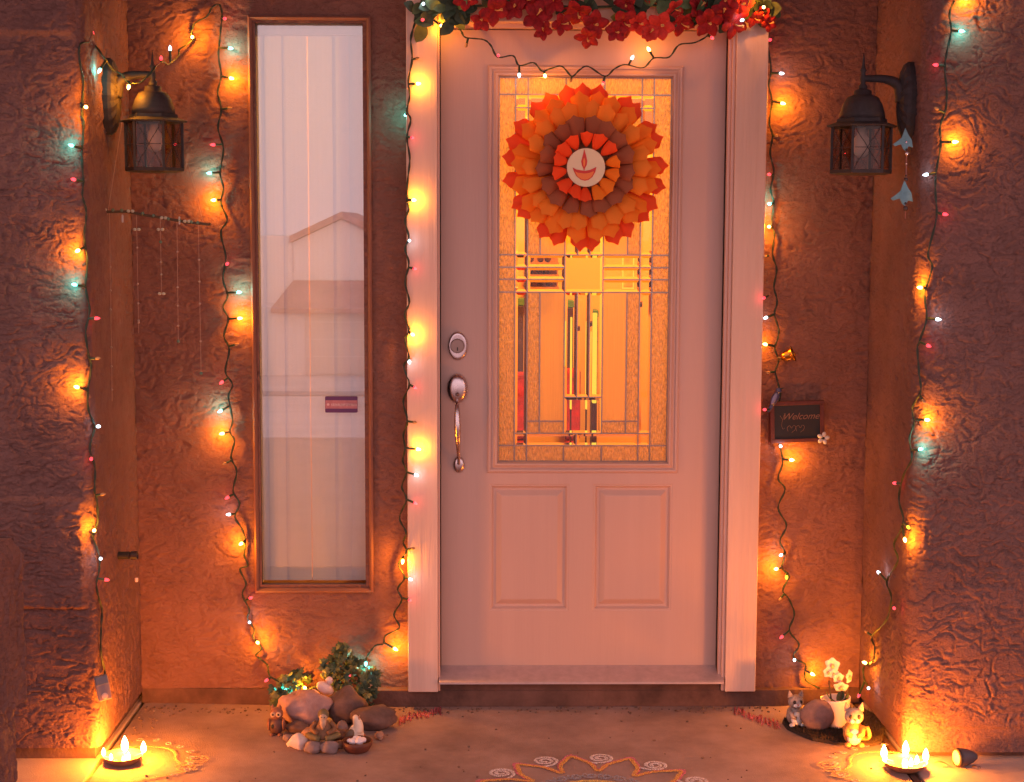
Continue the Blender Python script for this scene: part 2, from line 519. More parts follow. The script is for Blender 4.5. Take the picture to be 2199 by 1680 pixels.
# back wall with the openings of window and door
bw = thing('entrance_wall', (0, 0, 0.02), 'smoother brown stucco wall behind the door and narrow window', 'wall')
WIN = (XX(548, 0, 700), XX(790, 0, 700), ZZ(1262, 0, 670), ZZ(44, 0, 670))
DX0, DX1 = XX(880, 0, 760), XX(1628, 0, 760)
DTOP = ZZ(12, 0, 1250)
def h_back(u, z):
    return trowel(u + 14, z, 131, 0.0028, 0.9, 1.1)
sheet('wall_face', [(WL, 0.0), (WR, 0.0)], ZZ(1478, 0, 700), ZTOP, M_stucco_b, bw, h_back,
      holes=[(WIN[0] - WL + 0.01, WIN[1] - WL - 0.01, WIN[2] + 0.01, WIN[3] - 0.01), (DX0 - WL, DX1 - WL, -1, DTOP)])
b = MB()
b.grid_plate([WL - .02, WIN[0], WIN[1], DX0, DX1, WR + .02], [0.05, WIN[2], WIN[3], DTOP, ZTOP - .02],
             [(WIN[0], WIN[1], WIN[2], WIN[3]), (DX0, DX1, -1, DTOP)], 0.012, 0.16)
b.build('wall_core', M_curb, bw)
b = MB()
y_ = -0.045
zcb = ZZ(1469, -0.075, 1250) - .003
zcs = ZZ(1484, -0.045, 700)
b.add([(WL, 0.005, 0.0), (-0.35, y_, 0.0), (0.95, y_, 0.0), (WR, -0.005, 0.0), (WR, 0.16, 0.0), (WL, 0.16, 0.0),
       (WL, 0.005, zcs - .004), (-0.35, y_, zcs), (0.95, y_, zcs), (WR, -0.005, zcs - .004), (WR, 0.16, zcs), (WL, 0.16, zcs)],
      [(0,1,7,6), (1,2,8,7), (2,3,9,8), (6,7,8,9,10,11)])
b.box(XX(944, -.04, 1470), XX(1548, -.04, 1470), y_ + .003, .16, zcs - .01, zcb)
b.build('foundation_curb', M_curb, bw)
# unseen porch ceiling, its overhang deepened to hold sky light off the walls
b = MB(); b.box(-3.2, 3.2, -2.7, 0.3, ZTOP - 0.01, ZTOP + 0.12)
tag(b.build('porch_shade_ceiling', M_frame), kind='structure')
b = MB()
for x0, x1 in ((-9, -1.72), (1.95, 9)): b.box(x0, x1, YF, YF + .2, -0.12, 3.4)
b.box(-9, 9, 4.2, 4.4, -.12, 3.4); b.box(-9, 9, YF, 4.4, 3.4, 3.5)
tag(b.build('house_sun_block', M_stucco), kind='structure')  # unseen house walls and roof, added to block the low sun

# ------------------------------------------------------------------ narrow window
wn_ = thing('side_window', ((WIN[0] + WIN[1]) / 2, 0, WIN[2]), 'tall narrow window with brown frame, left of the door', 'window')
GL = (XX(553, .03, 700), XX(784.5, .03, 700), ZZ(1260, .03, 670), ZZ(46, .03, 670))
fx0, fx1, fz0, fz1 = XX(540, -.012, 700), XX(799, -.012, 700), ZZ(1273, -.012, 670), ZZ(34, -.012, 670)
b = MB()
e = 0.004
b.rect_loft((fx0, fx1, fz0, fz1), [(0, 0.01), (0, -0.012), (0.006, -0.017), (GL[0] - fx0 - 0.002, -0.010), (GL[0] - fx0, -0.006), (GL[0] - fx0 + 0.001, 0.045)], fill=False)
b.build('frame', M_frame, wn_)
b = MB()
for (x0, x1, z0, z1) in ((GL[0]-.004, GL[0]+.004, GL[2], GL[3]), (GL[1]-.003, GL[1]+.003, GL[2], GL[3]), (GL[0]+.004, GL[1]-.003, GL[3]-.004, GL[3]+.004), (GL[0]+.004, GL[1]-.003, GL[2]-.004, GL[2]+.008)):
    b.box(x0, x1, 0.022, 0.05, z0, z1)
b.build('glazing_bead', mat('brown_bead', (0.12, 0.055, 0.035), 0.5), wn_)
M_wglass = clear_glass('window_glass', 0.34)
b = MB(); b.box(GL[0], GL[1], 0.030, 0.034, GL[2], GL[3]); b.build('pane', M_wglass, wn_)
# the reveal and stool behind the glass
b = MB()
M_rev = mat('reveal_paint', (0.80, 0.68, 0.58), 0.7)
b.box(GL[0]-.02, GL[0], 0.052, 0.20, GL[2]-.02, GL[3]+.02); b.box(GL[1], GL[1]+.02, 0.052, 0.20, GL[2]-.02, GL[3]+.02)
b.box(GL[0], GL[1], 0.052, 0.20, GL[2]-.02, GL[2] + .002); b.box(GL[0], GL[1], 0.052, 0.20, GL[3], GL[3]+.02)
b.build('reveal', M_rev, wn_)
# sticker on the pane
sx0, sx1, sz0, sz1 = XX(698, .028, 870), XX(768, .028, 870), ZZ(886.5, .028, 733), ZZ(851.5, .028, 733)
stk = MB()
M_stw = mat('sticker_film', (0.42, 0.16, 0.18), 0.4, var=0.15, vscale=90); M_stp = mat('sticker_purple', (0.10, 0.025, 0.11), 0.35); M_stt = mat('sticker_text', (0.62, 0.40, 0.42), 0.5)
def rrect(x0, x1, z0, z1, y, r, n=4):
    vs = []
    for cx, cz, a0 in ((x1-r, z0+r, -90), (x1-r, z1-r, 0), (x0+r, z1-r, 90), (x0+r, z0+r, 180)):
        for k in range(n+1):
            a = R(a0 + 90*k/n); vs.append((cx + r*math.cos(a), y, cz + r*math.sin(a)))
    return vs
def prism_rr(b, x0, x1, z0, z1, y0, y1, r):
    f = rrect(x0, x1, z0, z1, y0, r); k = rrect(x0, x1, z0, z1, y1, r); n = len(f)
    b.add(f + k, [tuple(range(n)), tuple(range(2*n-1, n-1, -1))] + [(i, n+i, n+(i+1) % n, (i+1) % n) for i in range(n)])
stk.use(M_stp); prism_rr(stk, sx0, sx1, sz0, sz1, 0.0285, 0.0298, 0.004)
stk.use(M_stw); hz = sz1 - sz0
stk.box(sx0 + 0.001, sx1 - 0.0005, 0.0278, 0.0285, sz0 + hz*0.25, sz1 - hz*0.24)
so = stk.build('sticker', None, wn_)
stt = MB()
rnd = random.Random(4)
x = sx0 + 0.020
stt.ball((sx0 + 0.010, 0.0275, (sz0+sz1)/2), 0.0045, 0.0006, 0.0042, 8, 5)
while x < sx1 - 0.006:
    w = rnd.uniform(0.0028, 0.0042); h_ = rnd.uniform(0.005, 0.009); zc = (sz0+sz1)/2 - 0.001
    for q in range(rnd.choice((2, 3))):
        stt.box(x + q*w*0.5, x + q*w*0.5 + 0.0010, 0.0271, 0.0277, zc - 0.0045, zc - 0.0045 + h_*rnd.uniform(.6, 1))
    stt.box(x, x + w, 0.0271, 0.0277, zc + rnd.uniform(-.004, .003), zc + rnd.uniform(.0035, .0045))
    x += w + 0.0016
stt.build('print', M_stt, so)

vb = thing('vertical_blind', ((GL[0]+GL[1])/2, 0.12, GL[3]), 'closed white vertical blind hanging inside the narrow window', 'blind')
M_blind = mat('blind_vinyl', (0.86, 0.80, 0.80), 0.5, var=0.03, vscale=40)
n_, l_ = nt(M_blind)
tb_ = n_.new('ShaderNodeBsdfTranslucent'); tb_.inputs[0].default_value = (.80, .88, .92, 1); mb_ = n_.new('ShaderNodeMixShader'); mb_.inputs[0].default_value = .28
l_.new(n_['Principled BSDF'].outputs[0], mb_.inputs[1]); l_.new(tb_.outputs[0], mb_.inputs[2]); l_.new(mb_.outputs[0], n_['Material Output'].inputs[0])
b = MB(); b.box(GL[0] + .002, GL[1] - .002, 0.058, 0.085, GL[3] - 0.040, GL[3] - 0.001)
b.build('headrail', M_blind, vb, bevel=0.003)
edges = [553, 573, 613, 666, 722, 757, 790]
for i in range(len(edges) - 1):
    xa = XX(edges[i], 0.07, 700); xb2 = XX(edges[i+1], 0.07, 700)
    a, c = (xa - 0.007, xb2 + 0.007) if i != 2 else (xa - 0.003, xb2 - 0.0016)
    if i == 3: a = xa + 0.0004
    a = max(a, GL[0] + 0.0015); c = min(c, GL[1] - 0.0015)
    b = MB(); vs = []; fs = []; n = 6
    for k in range(n+1):
        t = k / n; xx = a + (c - a) * t; yy = 0.070 - 0.004 * (1 - (2*t-1)**2) + (0.0030 * (t - .5))
        for zz in (GL[2] + 0.013, GL[3] - 0.038):
            vs += [(xx, yy, zz), (xx, yy + 0.0012, zz)]
    for k in range(n):
        q = k*4
        fs += [(q, q+4, q+6, q+2), (q+1, q+3, q+7, q+5), (q+2, q+6, q+7, q+3), (q, q+1, q+5, q+4)]
    fs += [(0, 2, 3, 1), (n*4, n*4+1, n*4+3, n*4+2)]
    b.add(vs, fs); b.build('slat', M_blind, vb, smooth=False)

# ------------------------------------------------------------------ door frame
df = thing('door_frame', ((DX0 + DX1)/2, 0, 0.04), 'pale pinkish wooden door frame around the front door', 'door frame')
YT = -0.065
ZH0 = ZZ(48, YT, 1250)
tl0, tl1 = XX(874, YT, 760), XX(940, YT, 760)
tr0, tr1 = XX(1570, YT, 760), XX(1637, YT, 760)
zb = ZZ(1487, YT, 910)
for nm, x0, x1 in (('trim_board', tl0, tl1), ('trim_board', tr0, tr1)):
    b = MB(); b.box(x0, x1, YT, 0.02, zb, 2.75); b.build(nm, M_trim, df, bevel=0.003)
b = MB(); b.box(tl1 + .001, tr0 - .001, YT + .002, 0.02, ZH0, 2.75); b.build('header_board', M_trim, df, bevel=0.003)
YD = 0.02                                   # door face
sx_l, sx_r = XX(947, YD, 760), XX(1560, YD, 760)
sz_b, sz_t = ZZ(1431, YD, 1250), ZZ(66, YD, 1250)
M_jamb = mat('jamb_paint', (0.68, 0.43, 0.34), 0.5, var=0.05, vscale=10)
for s, xa, xb3 in ((1, tl1, sx_l), (-1, sx_r, tr0)):
    b = MB()
    # stepped brick mould and jamb
    if s > 0:
        b.box(xa + .0005, xa + 0.006, -0.050, 0.10, zb, ZH0); b.box(xa + 0.006, xb3 - 0.003, -0.030, 0.10, zb, ZH0)
    else:
        b.box(xb3 - 0.010, xb3 - .0005, -0.052, 0.10, zb, ZH0); b.box(xb3 - 0.019, xb3 - 0.010, -0.038, 0.10, zb, ZH0); b.box(xa + 0.003, xb3 - 0.019, -0.012, 0.10, zb, ZH0)
    b.build('jamb', M_jamb, df, bevel=0.0015)
b = MB(); b.box(sx_l - .003, sx_r + .003, -0.02, 0.10, sz_t + 0.003, ZH0 + .03); b.build('head_jamb', M_jamb, df)
b = MB(); b.box(sx_l - .0028, sx_l - .0002, 0.032, 0.09, zb, sz_t); b.box(sx_r + .0002, sx_r + .0028, 0.032, 0.09, zb, sz_t); b.box(sx_l, sx_r, 0.034, 0.09, sz_t + .0003, sz_t + .0027)
b.build('weatherstrip', M_dark, df)
zt0 = ZZ(1469, -0.075, 1250); 
b = MB()
xa, xc = tl1 + .003, tr0 - .005
b.add([(xa, -0.078, zt0), (xa, -0.078, zt0+0.006), (xa, -0.070, zt0+0.011), (xa, 0.004, zt0+0.030), (xa, 0.012, zt0+.034), (xa, 0.12, zt0+.034), (xa, 0.12, zt0),
       (xc, -0.078, zt0), (xc, -0.078, zt0+0.006), (xc, -0.070, zt0+0.011), (xc, 0.004, zt0+0.030), (xc, 0.012, zt0+.034), (xc, 0.12, zt0+.034), (xc, 0.12, zt0)],
      [(i, i+1, i+8, i+7) for i in range(6)] + [(6, 0, 7, 13), (0, 6, 5, 4, 3, 2, 1), (7, 8, 9, 10, 11, 12, 13)])
b.build('threshold', M_metal_sill, df)

# ------------------------------------------------------------------ front door
door = thing('front_door', ((sx_l + sx_r)/2, YD, sz_b), 'dusty pink front door with leaded glass pane and two raised panels', 'door')
gi = (XX(1071, YD, 560), XX(1438, YD, 560), ZZ(992, YD, 1250), ZZ(166, YD, 1250))      # glass
wm_ = gi[0] - XX(1047, YD, 560)
go = (gi[0] - wm_, gi[1] + wm_, gi[2] - wm_, gi[3] + wm_)     # outer moulding
pl_ = [(XX(1051, YD, 1170), XX(1222, YD, 1170), ZZ(1312, YD, 1140), ZZ(1040, YD, 1140)), (XX(1273, YD, 1170), XX(1443, YD, 1170), ZZ(1312, YD, 1350), ZZ(1040, YD, 1350))]
ins = 0.012
gh_ = (go[0]+ins, go[1]-ins, go[2]+ins, go[3]-ins)
b = MB()
b.grid_plate([sx_l, sx_r, gh_[0], gh_[1], pl_[0][0], pl_[0][1], pl_[1][0], pl_[1][1]],
             [sz_b, sz_t, gh_[2], gh_[3], pl_[0][2], pl_[0][3]], [gh_] + pl_, YD, YD + 0.044)
b.build('door_slab', M_door, door)
for p in pl_:
    b = MB()
    b.rect_loft(p, [(0, YD), (0.003, YD+.0015), (0.007, YD+.0015), (0.013, YD+.010), (0.021, YD+.0105), (0.036, YD+.001), (0.040, YD-.0005), (0.046, YD-.0005)])
    b.build('panel', M_door, door)
b = MB()
wm = (gi[0] - go[0])
b.rect_loft(go, [(0, YD+.001), (0.001, YD-.006), (0.006, YD-.010), (0.011, YD-.009), (0.014, YD-.004), (0.018, YD-.005), (0.026, YD-.012), (0.031, YD-.012), (wm-.001, YD-.003), (wm, YD+.030)], fill=False)
b.build('glass_moulding', M_door, door)
b = MB(); zs0 = ZZ(1447, YD, 1250)
b.box(sx_l + .002, sx_r - .002, YD + .002, YD + .030, zs0, sz_b - .001); b.build('door_sweep', mat('sweep_rubber', (0.16, 0.10, 0.09), .7), door)

# glass: positions measured on the 2560 px photo, k = to our units
k_ = 0.8590
cx_ = [1246, 1287, 1318, 1350, 1412, 1444, 1475, 1508, 1569, 1601, 1631, 1674]      # vertical cames
def gx(i): return gi[0] + (gi[1] - gi[0]) * (cx_[i] - 1246) / (1674 - 1246)
cz_ = [197, 239, 271, 633, 664, 694, 726, 990, 1051, 1082, 1113, 1153]
def gz(i): return gi[3] + (gi[2] - gi[3]) * (cz_[i] - 197) / (1153 - 197)
YG = YD + 0.014
# (vertical index a, b, horizontal index top, bottom, kind)
PN = []
def P_(a, b_, t, bo, k): PN.append((a, b_, t, bo, k))
for a, b_ in ((0, 1), (1, 2), (2, 4), (4, 7), (7, 9), (9, 10), (10, 11)): P_(a, b_, 0, 1, 'o')
P_(0, 1, 1, 3, 'o'); P_(10, 11, 1, 3, 'o')
P_(1, 2, 1, 2, 'c'); P_(9, 10, 1, 2, 'c'); P_(2, 9, 1, 2, 'c')
P_(1, 2, 2, 3, 'c'); P_(9, 10, 2, 3, 'c')
P_(2, 3, 2, 3, 'o'); P_(8, 9, 2, 3, 'o'); P_(3, 4, 2, 3, 'p'); P_(7, 8, 2, 3, 'p')
P_(4, 5, 2, 3, 'c'); P_(5, 6, 2, 3, 'c'); P_(6, 7, 2, 3, 'c')
for t in (3, 4, 5):
    P_(0, 1, t, t+1, 'o'); P_(10, 11, t, t+1, 'o'); P_(1, 2, t, t+1, 'c'); P_(9, 10, t, t+1, 'c'); P_(2, 4, t, t+1, 'c'); P_(7, 9, t, t+1, 'c')
P_(4, 7, 3, 6, 'c')
P_(0, 1, 6, 10, 'o'); P_(10, 11, 6, 10, 'o'); P_(1, 2, 6, 9, 'c'); P_(9, 10, 6, 9, 'c')
P_(2, 3, 6, 8, 'o'); P_(8, 9, 6, 8, 'o'); P_(3, 4, 6, 8, 'p'); P_(7, 8, 6, 8, 'p')
P_(4, 5, 6, 7, 'c'); P_(5, 6, 6, 7, 'c'); P_(6, 7, 6, 7, 'c'); P_(4, 7, 7, 9, 'c')
P_(2, 3, 8, 9, 'o'); P_(3, 4, 8, 9, 'o'); P_(7, 8, 8, 9, 'o'); P_(8, 9, 8, 9, 'o')
P_(1, 2, 9, 10, 'c'); P_(9, 10, 9, 10, 'c'); P_(2, 5, 9, 10, 'c'); P_(5, 9, 9, 10, 'c')
for a, b_ in ((0, 1), (1, 2), (2, 4), (4, 7), (7, 9), (9, 10), (10, 11)): P_(a, b_, 10, 11, 'o')
def obscure(name, rough, tint, bump, bs, stretch, tr=0.55, vary=0.3):
    m = bpy.data.materials.new(name); n, l = nt(m); n.clear()
    o = n.new('ShaderNodeOutputMaterial')
    rf = n.new('ShaderNodeBsdfRefraction'); rf.inputs['IOR'].default_value = 1.12; rf.inputs['Roughness'].default_value = rough; rf.inputs[0].default_value = (*tint, 1)
    tl = n.new('ShaderNodeBsdfTranslucent'); tl.inputs[0].default_value = (*tint, 1)
    df_ = n.new('ShaderNodeBsdfDiffuse'); df_.inputs[0].default_value = (0.42, 0.36, 0.32, 1)
    gs = n.new('ShaderNodeBsdfGlossy'); gs.inputs['Roughness'].default_value = 0.25
    tc = n.new('ShaderNodeTexCoord'); mp = n.new('ShaderNodeMapping'); mp.inputs['Scale'].default_value = stretch
    t = n.new('ShaderNodeTexNoise'); t.inputs['Scale'].default_value = bs; t.inputs['Detail'].default_value = 3
    l.new(tc.outputs['Object'], mp.inputs[0]); l.new(mp.outputs[0], t.inputs[0])
    bn = n.new('ShaderNodeBump'); bn.inputs['Distance'].default_value = bump
    l.new(t.outputs['Fac'], bn.inputs['Height'])
    for q in (rf, tl, df_, gs): l.new(bn.outputs[0], q.inputs['Normal'])
    cr = n.new('ShaderNodeValToRGB'); cr.color_ramp.elements[0].position = .35; cr.color_ramp.elements[1].position = .65
    cr.color_ramp.elements[0].color = (*[c * (1 - vary) for c in tint], 1); cr.color_ramp.elements[1].color = (*tint, 1)
    l.new(t.outputs['Fac'], cr.inputs[0])
    for q in (rf, tl): l.new(cr.outputs[0], q.inputs[0])
    m1 = n.new('ShaderNodeMixShader'); m1.inputs[0].default_value = 1 - tr
    l.new(rf.outputs[0], m1.inputs[1]); l.new(tl.outputs[0], m1.inputs[2])
    m2 = n.new('ShaderNodeMixShader'); m2.inputs[0].default_value = 0.18
    l.new(m1.outputs[0], m2.inputs[1]); l.new(df_.outputs[0], m2.inputs[2])
    m3 = n.new('ShaderNodeMixShader'); m3.inputs[0].default_value = 0.05; l.new(m2.outputs[0], m3.inputs[1]); l.new(gs.outputs[0], m3.inputs[2])
    l.new(m3.outputs[0], o.inputs[0]); return m
M_obs = obscure('obscure_glass', 0.45, (0.98, 0.84, 0.62), 0.003, 210, (1, 1, 0.35), vary=.4)
M_plain = obscure('satin_glass', 0.30, (0.98, 0.86, 0.55), 0.0008, 160, (1, 1, 0.03), tr=0.7, vary=.06)
M_clear = bpy.data.materials.new('bevelled_glass')
n, l = nt(M_clear); n.clear()
o_ = n.new('ShaderNodeOutputMaterial'); q1 = n.new('ShaderNodeBsdfRefraction'); q1.inputs['IOR'].default_value = 1.5; q1.inputs['Roughness'].default_value = 0.0; q1.inputs[0].default_value = (.97, .94, .88, 1)
q2 = n.new('ShaderNodeBsdfGlossy'); q2.inputs['Roughness'].default_value = 0.02; q3 = n.new('ShaderNodeMixShader'); q3.inputs[0].default_value = .05
l.new(q1.outputs[0], q3.inputs[1]); l.new(q2.outputs[0], q3.inputs[2]); l.new(q3.outputs[0], o_.inputs[0])
cw = 0.0018
for (a, b_, t, bo, k) in PN:
    x0, x1, z1, z0 = gx(a) + cw*.5, gx(b_) - cw*.5, gz(t) - cw*.5, gz(bo) + cw*.5
    m = {'o': M_obs, 'p': M_plain, 'c': M_clear}[k]
    b = MB()
    if k == 'c':
        d = min(0.0085, (x1-x0)*.30, (z1-z0)*.30)
        b.rect_loft((x0, x1, z0, z1), [(0, YG+.005), (0, YG+.0025), (d, YG-.0005)])
        b.add([(x0, YG+.005, z0), (x0, YG+.005, z1), (x1, YG+.005, z1), (x1, YG+.005, z0)], [(0, 1, 2, 3)])
    else:
        b.box(x0, x1, YG, YG + .004, z0, z1)
    pn_ = b.build('glass_pane', m, door)
    if k == 'c':
        bm_ = bmesh.new(); bm_.from_mesh(pn_.data); bmesh.ops.remove_doubles(bm_, verts=bm_.verts, dist=1e-6); bmesh.ops.recalc_face_normals(bm_, faces=bm_.faces); bm_.to_mesh(pn_.data); bm_.free()
M_came = mat('lead_came', (0.34, 0.28, 0.27), 0.33, metal=0.9, var=0.2, vscale=60)
b = MB()
segs = set()
for (a, b_, t, bo, k) in PN:
    for i in range(t, bo): segs.add(('v', a, i)); segs.add(('v', b_, i))
    for i in range(a, b_): segs.add(('h', t, i)); segs.add(('h', bo, i))
for s_ in segs:
    if s_[0] == 'v':
        x = gx(s_[1]); b.box(x - cw, x + cw, YG - .0035, YG + .006, gz(s_[2]+1), gz(s_[2]))
    else:
        z = gz(s_[1]); b.box(gx(s_[2]), gx(s_[2]+1), YG - .0030, YG + .0056, z - cw, z + cw)
b.build('lead_came', M_came, door)

# hardware
def oval_plate(cx, cz, rx, rz, y0, dome, name, m, parent, prof=None, seg=28):
    b = MB(); prof = prof or [(1.0, 0), (0.99, .35), (0.93, .62), (0.80, .82), (0.5, .96), (0.02, 1.0)]
    Mx = Matrix.Translation((cx, y0, cz)) @ Matrix.Rotation(R(90), 4, 'X')
    b.lathe([(r, d * dome) for r, d in prof], seg, Mx, rx, rz)
    return b.build(name, m, parent, smooth=True)
cx, cz = XX(983, YD, 743), ZZ(743, YD, 983)
dbk = oval_plate(cx, cz, 0.031, 0.046, YD - .0005, 0.012, 'deadbolt', M_nickel, door, [(1, 0), (.99, .5), (.93, .9), (.85, 1.0), (.75, 1.0), (.02, .9)])
b = MB(); b.lathe([(0.023, 0), (0.023, .010), (0.021, .013), (0.0205, .011), (0.001, .011)], 24, Matrix.Translation((cx - .001, YD - .010, cz + .001)) @ Matrix.Rotation(R(90), 4, 'X'))
b.build('lock_cylinder', M_nickel_d, dbk, smooth=False)
b = MB(); b.box(cx - .002, cx + .001, YD - .0245, YD - .0205, cz - .014, cz - .003); b.build('keyhole', M_dark, dbk)
cx, cz = XX(982, YD, 835), ZZ(834, YD, 983)
hs = oval_plate(cx, cz, 0.033, 0.048, YD - .0005, 0.026, 'handle_plate', M_nickel, door)
b = MB(); b.ball((cx + .001, YD - .034, cz - .016), 0.007, 0.012, 0.006, 10, 6); b.build('thumb_latch', M_nickel_d, hs, smooth=True)
zf = ZZ(995, YD, 983)
b = MB()
pts = [(cx, YD - .018, cz - .036), (cx + .0005, YD - .040, cz - .052), (cx + .001, YD - .052, cz - .085), (cx + .002, YD - .056, cz - .12), (cx + .003, YD - .052, cz - .16), (cx + .004, YD - .038, cz - .195), (cx + .005, YD - .022, zf + .012), (cx + .005, YD - .010, zf)]
rs = [.004, .0065, .0095, .0105, .0085, .006, .005, .006]
pp = smooth_path(pts, 4); ri = np.interp(np.linspace(0, 7, len(pp)), range(8), rs)
b.tube(pp, list(ri), 12); b.build('grip', M_nickel, door, smooth=True)
ft = oval_plate(cx + .005, zf - .004, 0.018, 0.027, YD - .0005, 0.014, 'handle_foot', M_nickel, door)

# ------------------------------------------------------------------ hall seen through the glass
M_hall = mat('hall_paint', (0.72, 0.45, 0.19), 0.8, var=0.05, vscale=2)
M_hfloor = mat('hall_floor', (0.42, 0.22, 0.12), 0.4, var=0.2, vscale=3)
HY = 3.4
b = MB(); b.box(WL - .4, 2.4, 0.165, HY, -.02, .02); tag(b.build('hall_floor', M_hfloor), kind='structure')
b = MB(); b.box(WL - .4, 2.4, HY, HY + .1, .0, 2.85); b.box(WL - .5, WL - .4, 0.165, HY, .0, 2.85); b.box(2.4, 2.5, 0.165, HY, 0, 2.85)
tag(b.build('hall_wall', M_hall), kind='structure')
b = MB(); b.box(WL - .5, 2.5, 0.165, HY + .1, 2.85, 2.93); tag(b.build('hall_ceiling', M_hall), kind='structure')
def hx(pn, D=8.0): return (pn * k_ - 1039) / FPX * D        # native px -> X on a plane D ahead
def hz_(pn, D=8.0): return CAM_H - (pn * k_ - 486) / FPX * D
YH = 3.0
M_red = mat('red_velvet', (0.42, 0.02, 0.03), 0.8, var=0.6, vscale=14, color2=(.10, .008, .01))
def armchair(xa, xb, ztop, label):
    t = thing('armchair', ((xa+xb)/2, YH, .02), label, 'armchair', 'red chairs in the hall')
    b = MB(); b.box(xa, xb, YH - .25, YH + .2, .34, .44); b.build('seat', M_red, t, bevel=.02)
    b = MB(); b.box(xa, xb, YH + .10, YH + .16, .441, ztop); b.build('backrest', M_red, t, bevel=.02)
    for x in (xa + .01, xb - .03):
        for y in (YH - .24, YH + .17):
            b = MB(); b.box(x, x + .02, y, y + .02, .02, .339); b.build('leg', M_dark, t)
armchair(hx(1268), hx(1322), hz_(935), 'red upholstered chair in the hall at the left clear panes of the door')
armchair(hx(1416), hx(1456), hz_(925), 'red upholstered chair in the hall at the middle clear panes of the door')
M_dkwood = mat('dark_wood', (0.045, 0.016, 0.010), 0.5, var=0.4, vscale=12, stretch=(1, 1, .2))
M_leafi = mat('plant_green', (0.06, 0.18, 0.09), 0.5)
for i, (xa, xb4, zt_) in enumerate(((1296, 1312, 770), (1424, 1440, 775), (1490, 1504, 800))):
    xa, xb4 = hx(xa), hx(xb4)
    t_ = thing('cabinet', ((xa+xb4)/2, YH + .32, .02), ('slim dark cabinet with green top, seen through the leftmost clear door panes', 'slim dark cabinet with green top, left in the centre door panes', 'slim dark cabinet with green top, right in the centre door panes')[i], 'cabinet', 'slim dark cabinets in the hall')
    b = MB(); b.box(xa, xb4, YH + .27, YH + .38, .02, hz_(zt_)); b.build('body', M_dkwood, t_, bevel=.004)
    b = MB(); b.box(xa - .004, xb4 + .004, YH + .265, YH + .38, hz_(zt_) + .001, hz_(zt_) + .04); b.build('top', M_leafi, t_, bevel=.004)
M_lampy = glow_mat('lamp_paper', (1.0, 0.62, 0.05), 1.35, solid=True)
M_lampy.cycles.emission_sampling = 'AUTO'
for i, (xa, xb4, za, zb_) in enumerate(((1468, 1478, 770, 985), (1611, 1625, 790, 900), (1452, 1456, 790, 1000), (1415, 1419, 780, 1000))):
    t_ = thing('paper_lamp', (hx((xa+xb4)/2), YH - .40, .02),
               ('brightest tall yellow paper lamp in the middle of the hall', 'short yellow paper lamp at the right edge of the door glass', 'thin yellow paper lamp just left of the brightest one', 'thin yellow paper lamp farthest left in the hall')[i], 'lamp', 'glowing paper lamps in the hall')
    b = MB(); b.box(hx(xa), hx(xb4), YH - .42, YH - .38, hz_(zb_), hz_(za)); b.build('shade', M_lampy, t_, bevel=.003)
    b = MB(); b.box(hx((xa+xb4)/2) - .004, hx((xa+xb4)/2) + .004, YH - .404, YH - .396, .03, hz_(zb_)); b.box(hx((xa+xb4)/2) - .05, hx((xa+xb4)/2) + .05, YH - .45, YH - .35, .02, .03)
    b.build('stand', M_dkwood, t_)
# more of the hall, met by the bevels of the glass
dw = thing('hall_doorway', (-.35, HY, .02), 'doorway in the hall with its unlit depth painted dark brown, left of the red chair', 'doorway')
b = MB(); b.box(-.72, .02, HY - .012, HY - .002, .02, 2.05); b.build('dark_panel', mat('painted_doorway_shade', (.05, .02, .012), .9), dw)  # dark panel on the wall, the doorway's unlit depth put into its colour
for x0, x1, z0, z1 in ((-.80, -.725, .02, 2.13), (.025, .10, .02, 2.13), (-.724, .024, 2.055, 2.13)):
    b = MB(); b.box(x0, x1, HY - .03, HY - .002, z0, z1); b.build('casing', mat('white_casing', (.85, .72, .55), .5), dw)
bl_ = thing('stair_balustrade', (1.6, HY - .5, .02), 'white stair balustrade in the hall at the right of the door glass', 'balustrade')
for k in range(9):
    b = MB(); x = 1.02 + k * .12; b.box(x, x + .03, HY - .52, HY - .49, .03, 1.02 + k*.05); b.build('baluster', mat('white_baluster', (.85, .72, .55), .5), bl_)
b = MB(); b.box(.98, 2.1, HY - .53, HY - .48, 1.03, 1.05, Matrix.Translation((1, 0, 1.03)) @ Matrix.Rotation(R(-21), 4, 'Y') @ Matrix.Translation((-1, 0, -1.03))); b.build('handrail', M_dkwood, bl_)
cu = thing('curtain', (2.05, HY - .1, 1.0), 'dark red curtain at the far right of the hall', 'curtain')
b = MB(); b.box(1.75, 2.35, HY - .08, HY - .03, .1, 2.3); b.build('cloth', M_red, cu)
bm2 = thing('wall_beam', (.45, HY, 2.1), 'dark wooden beam high on the hall wall above the wreath', 'beam')
b = MB(); b.box(.12, 1.9, HY - .06, HY - .002, 2.06, 2.22); b.build('timber', mat('beam_wood', (.20, .09, .03), .6), bm2)
rgx = MB(); rgx.box(-.2, 1.3, 1.2, 2.6, .0205, .028); tag(rgx.build('hall_rug', M_red, None, origin=(.5, 1.9, .02)), 'dark red rug on the hall floor', 'rug')
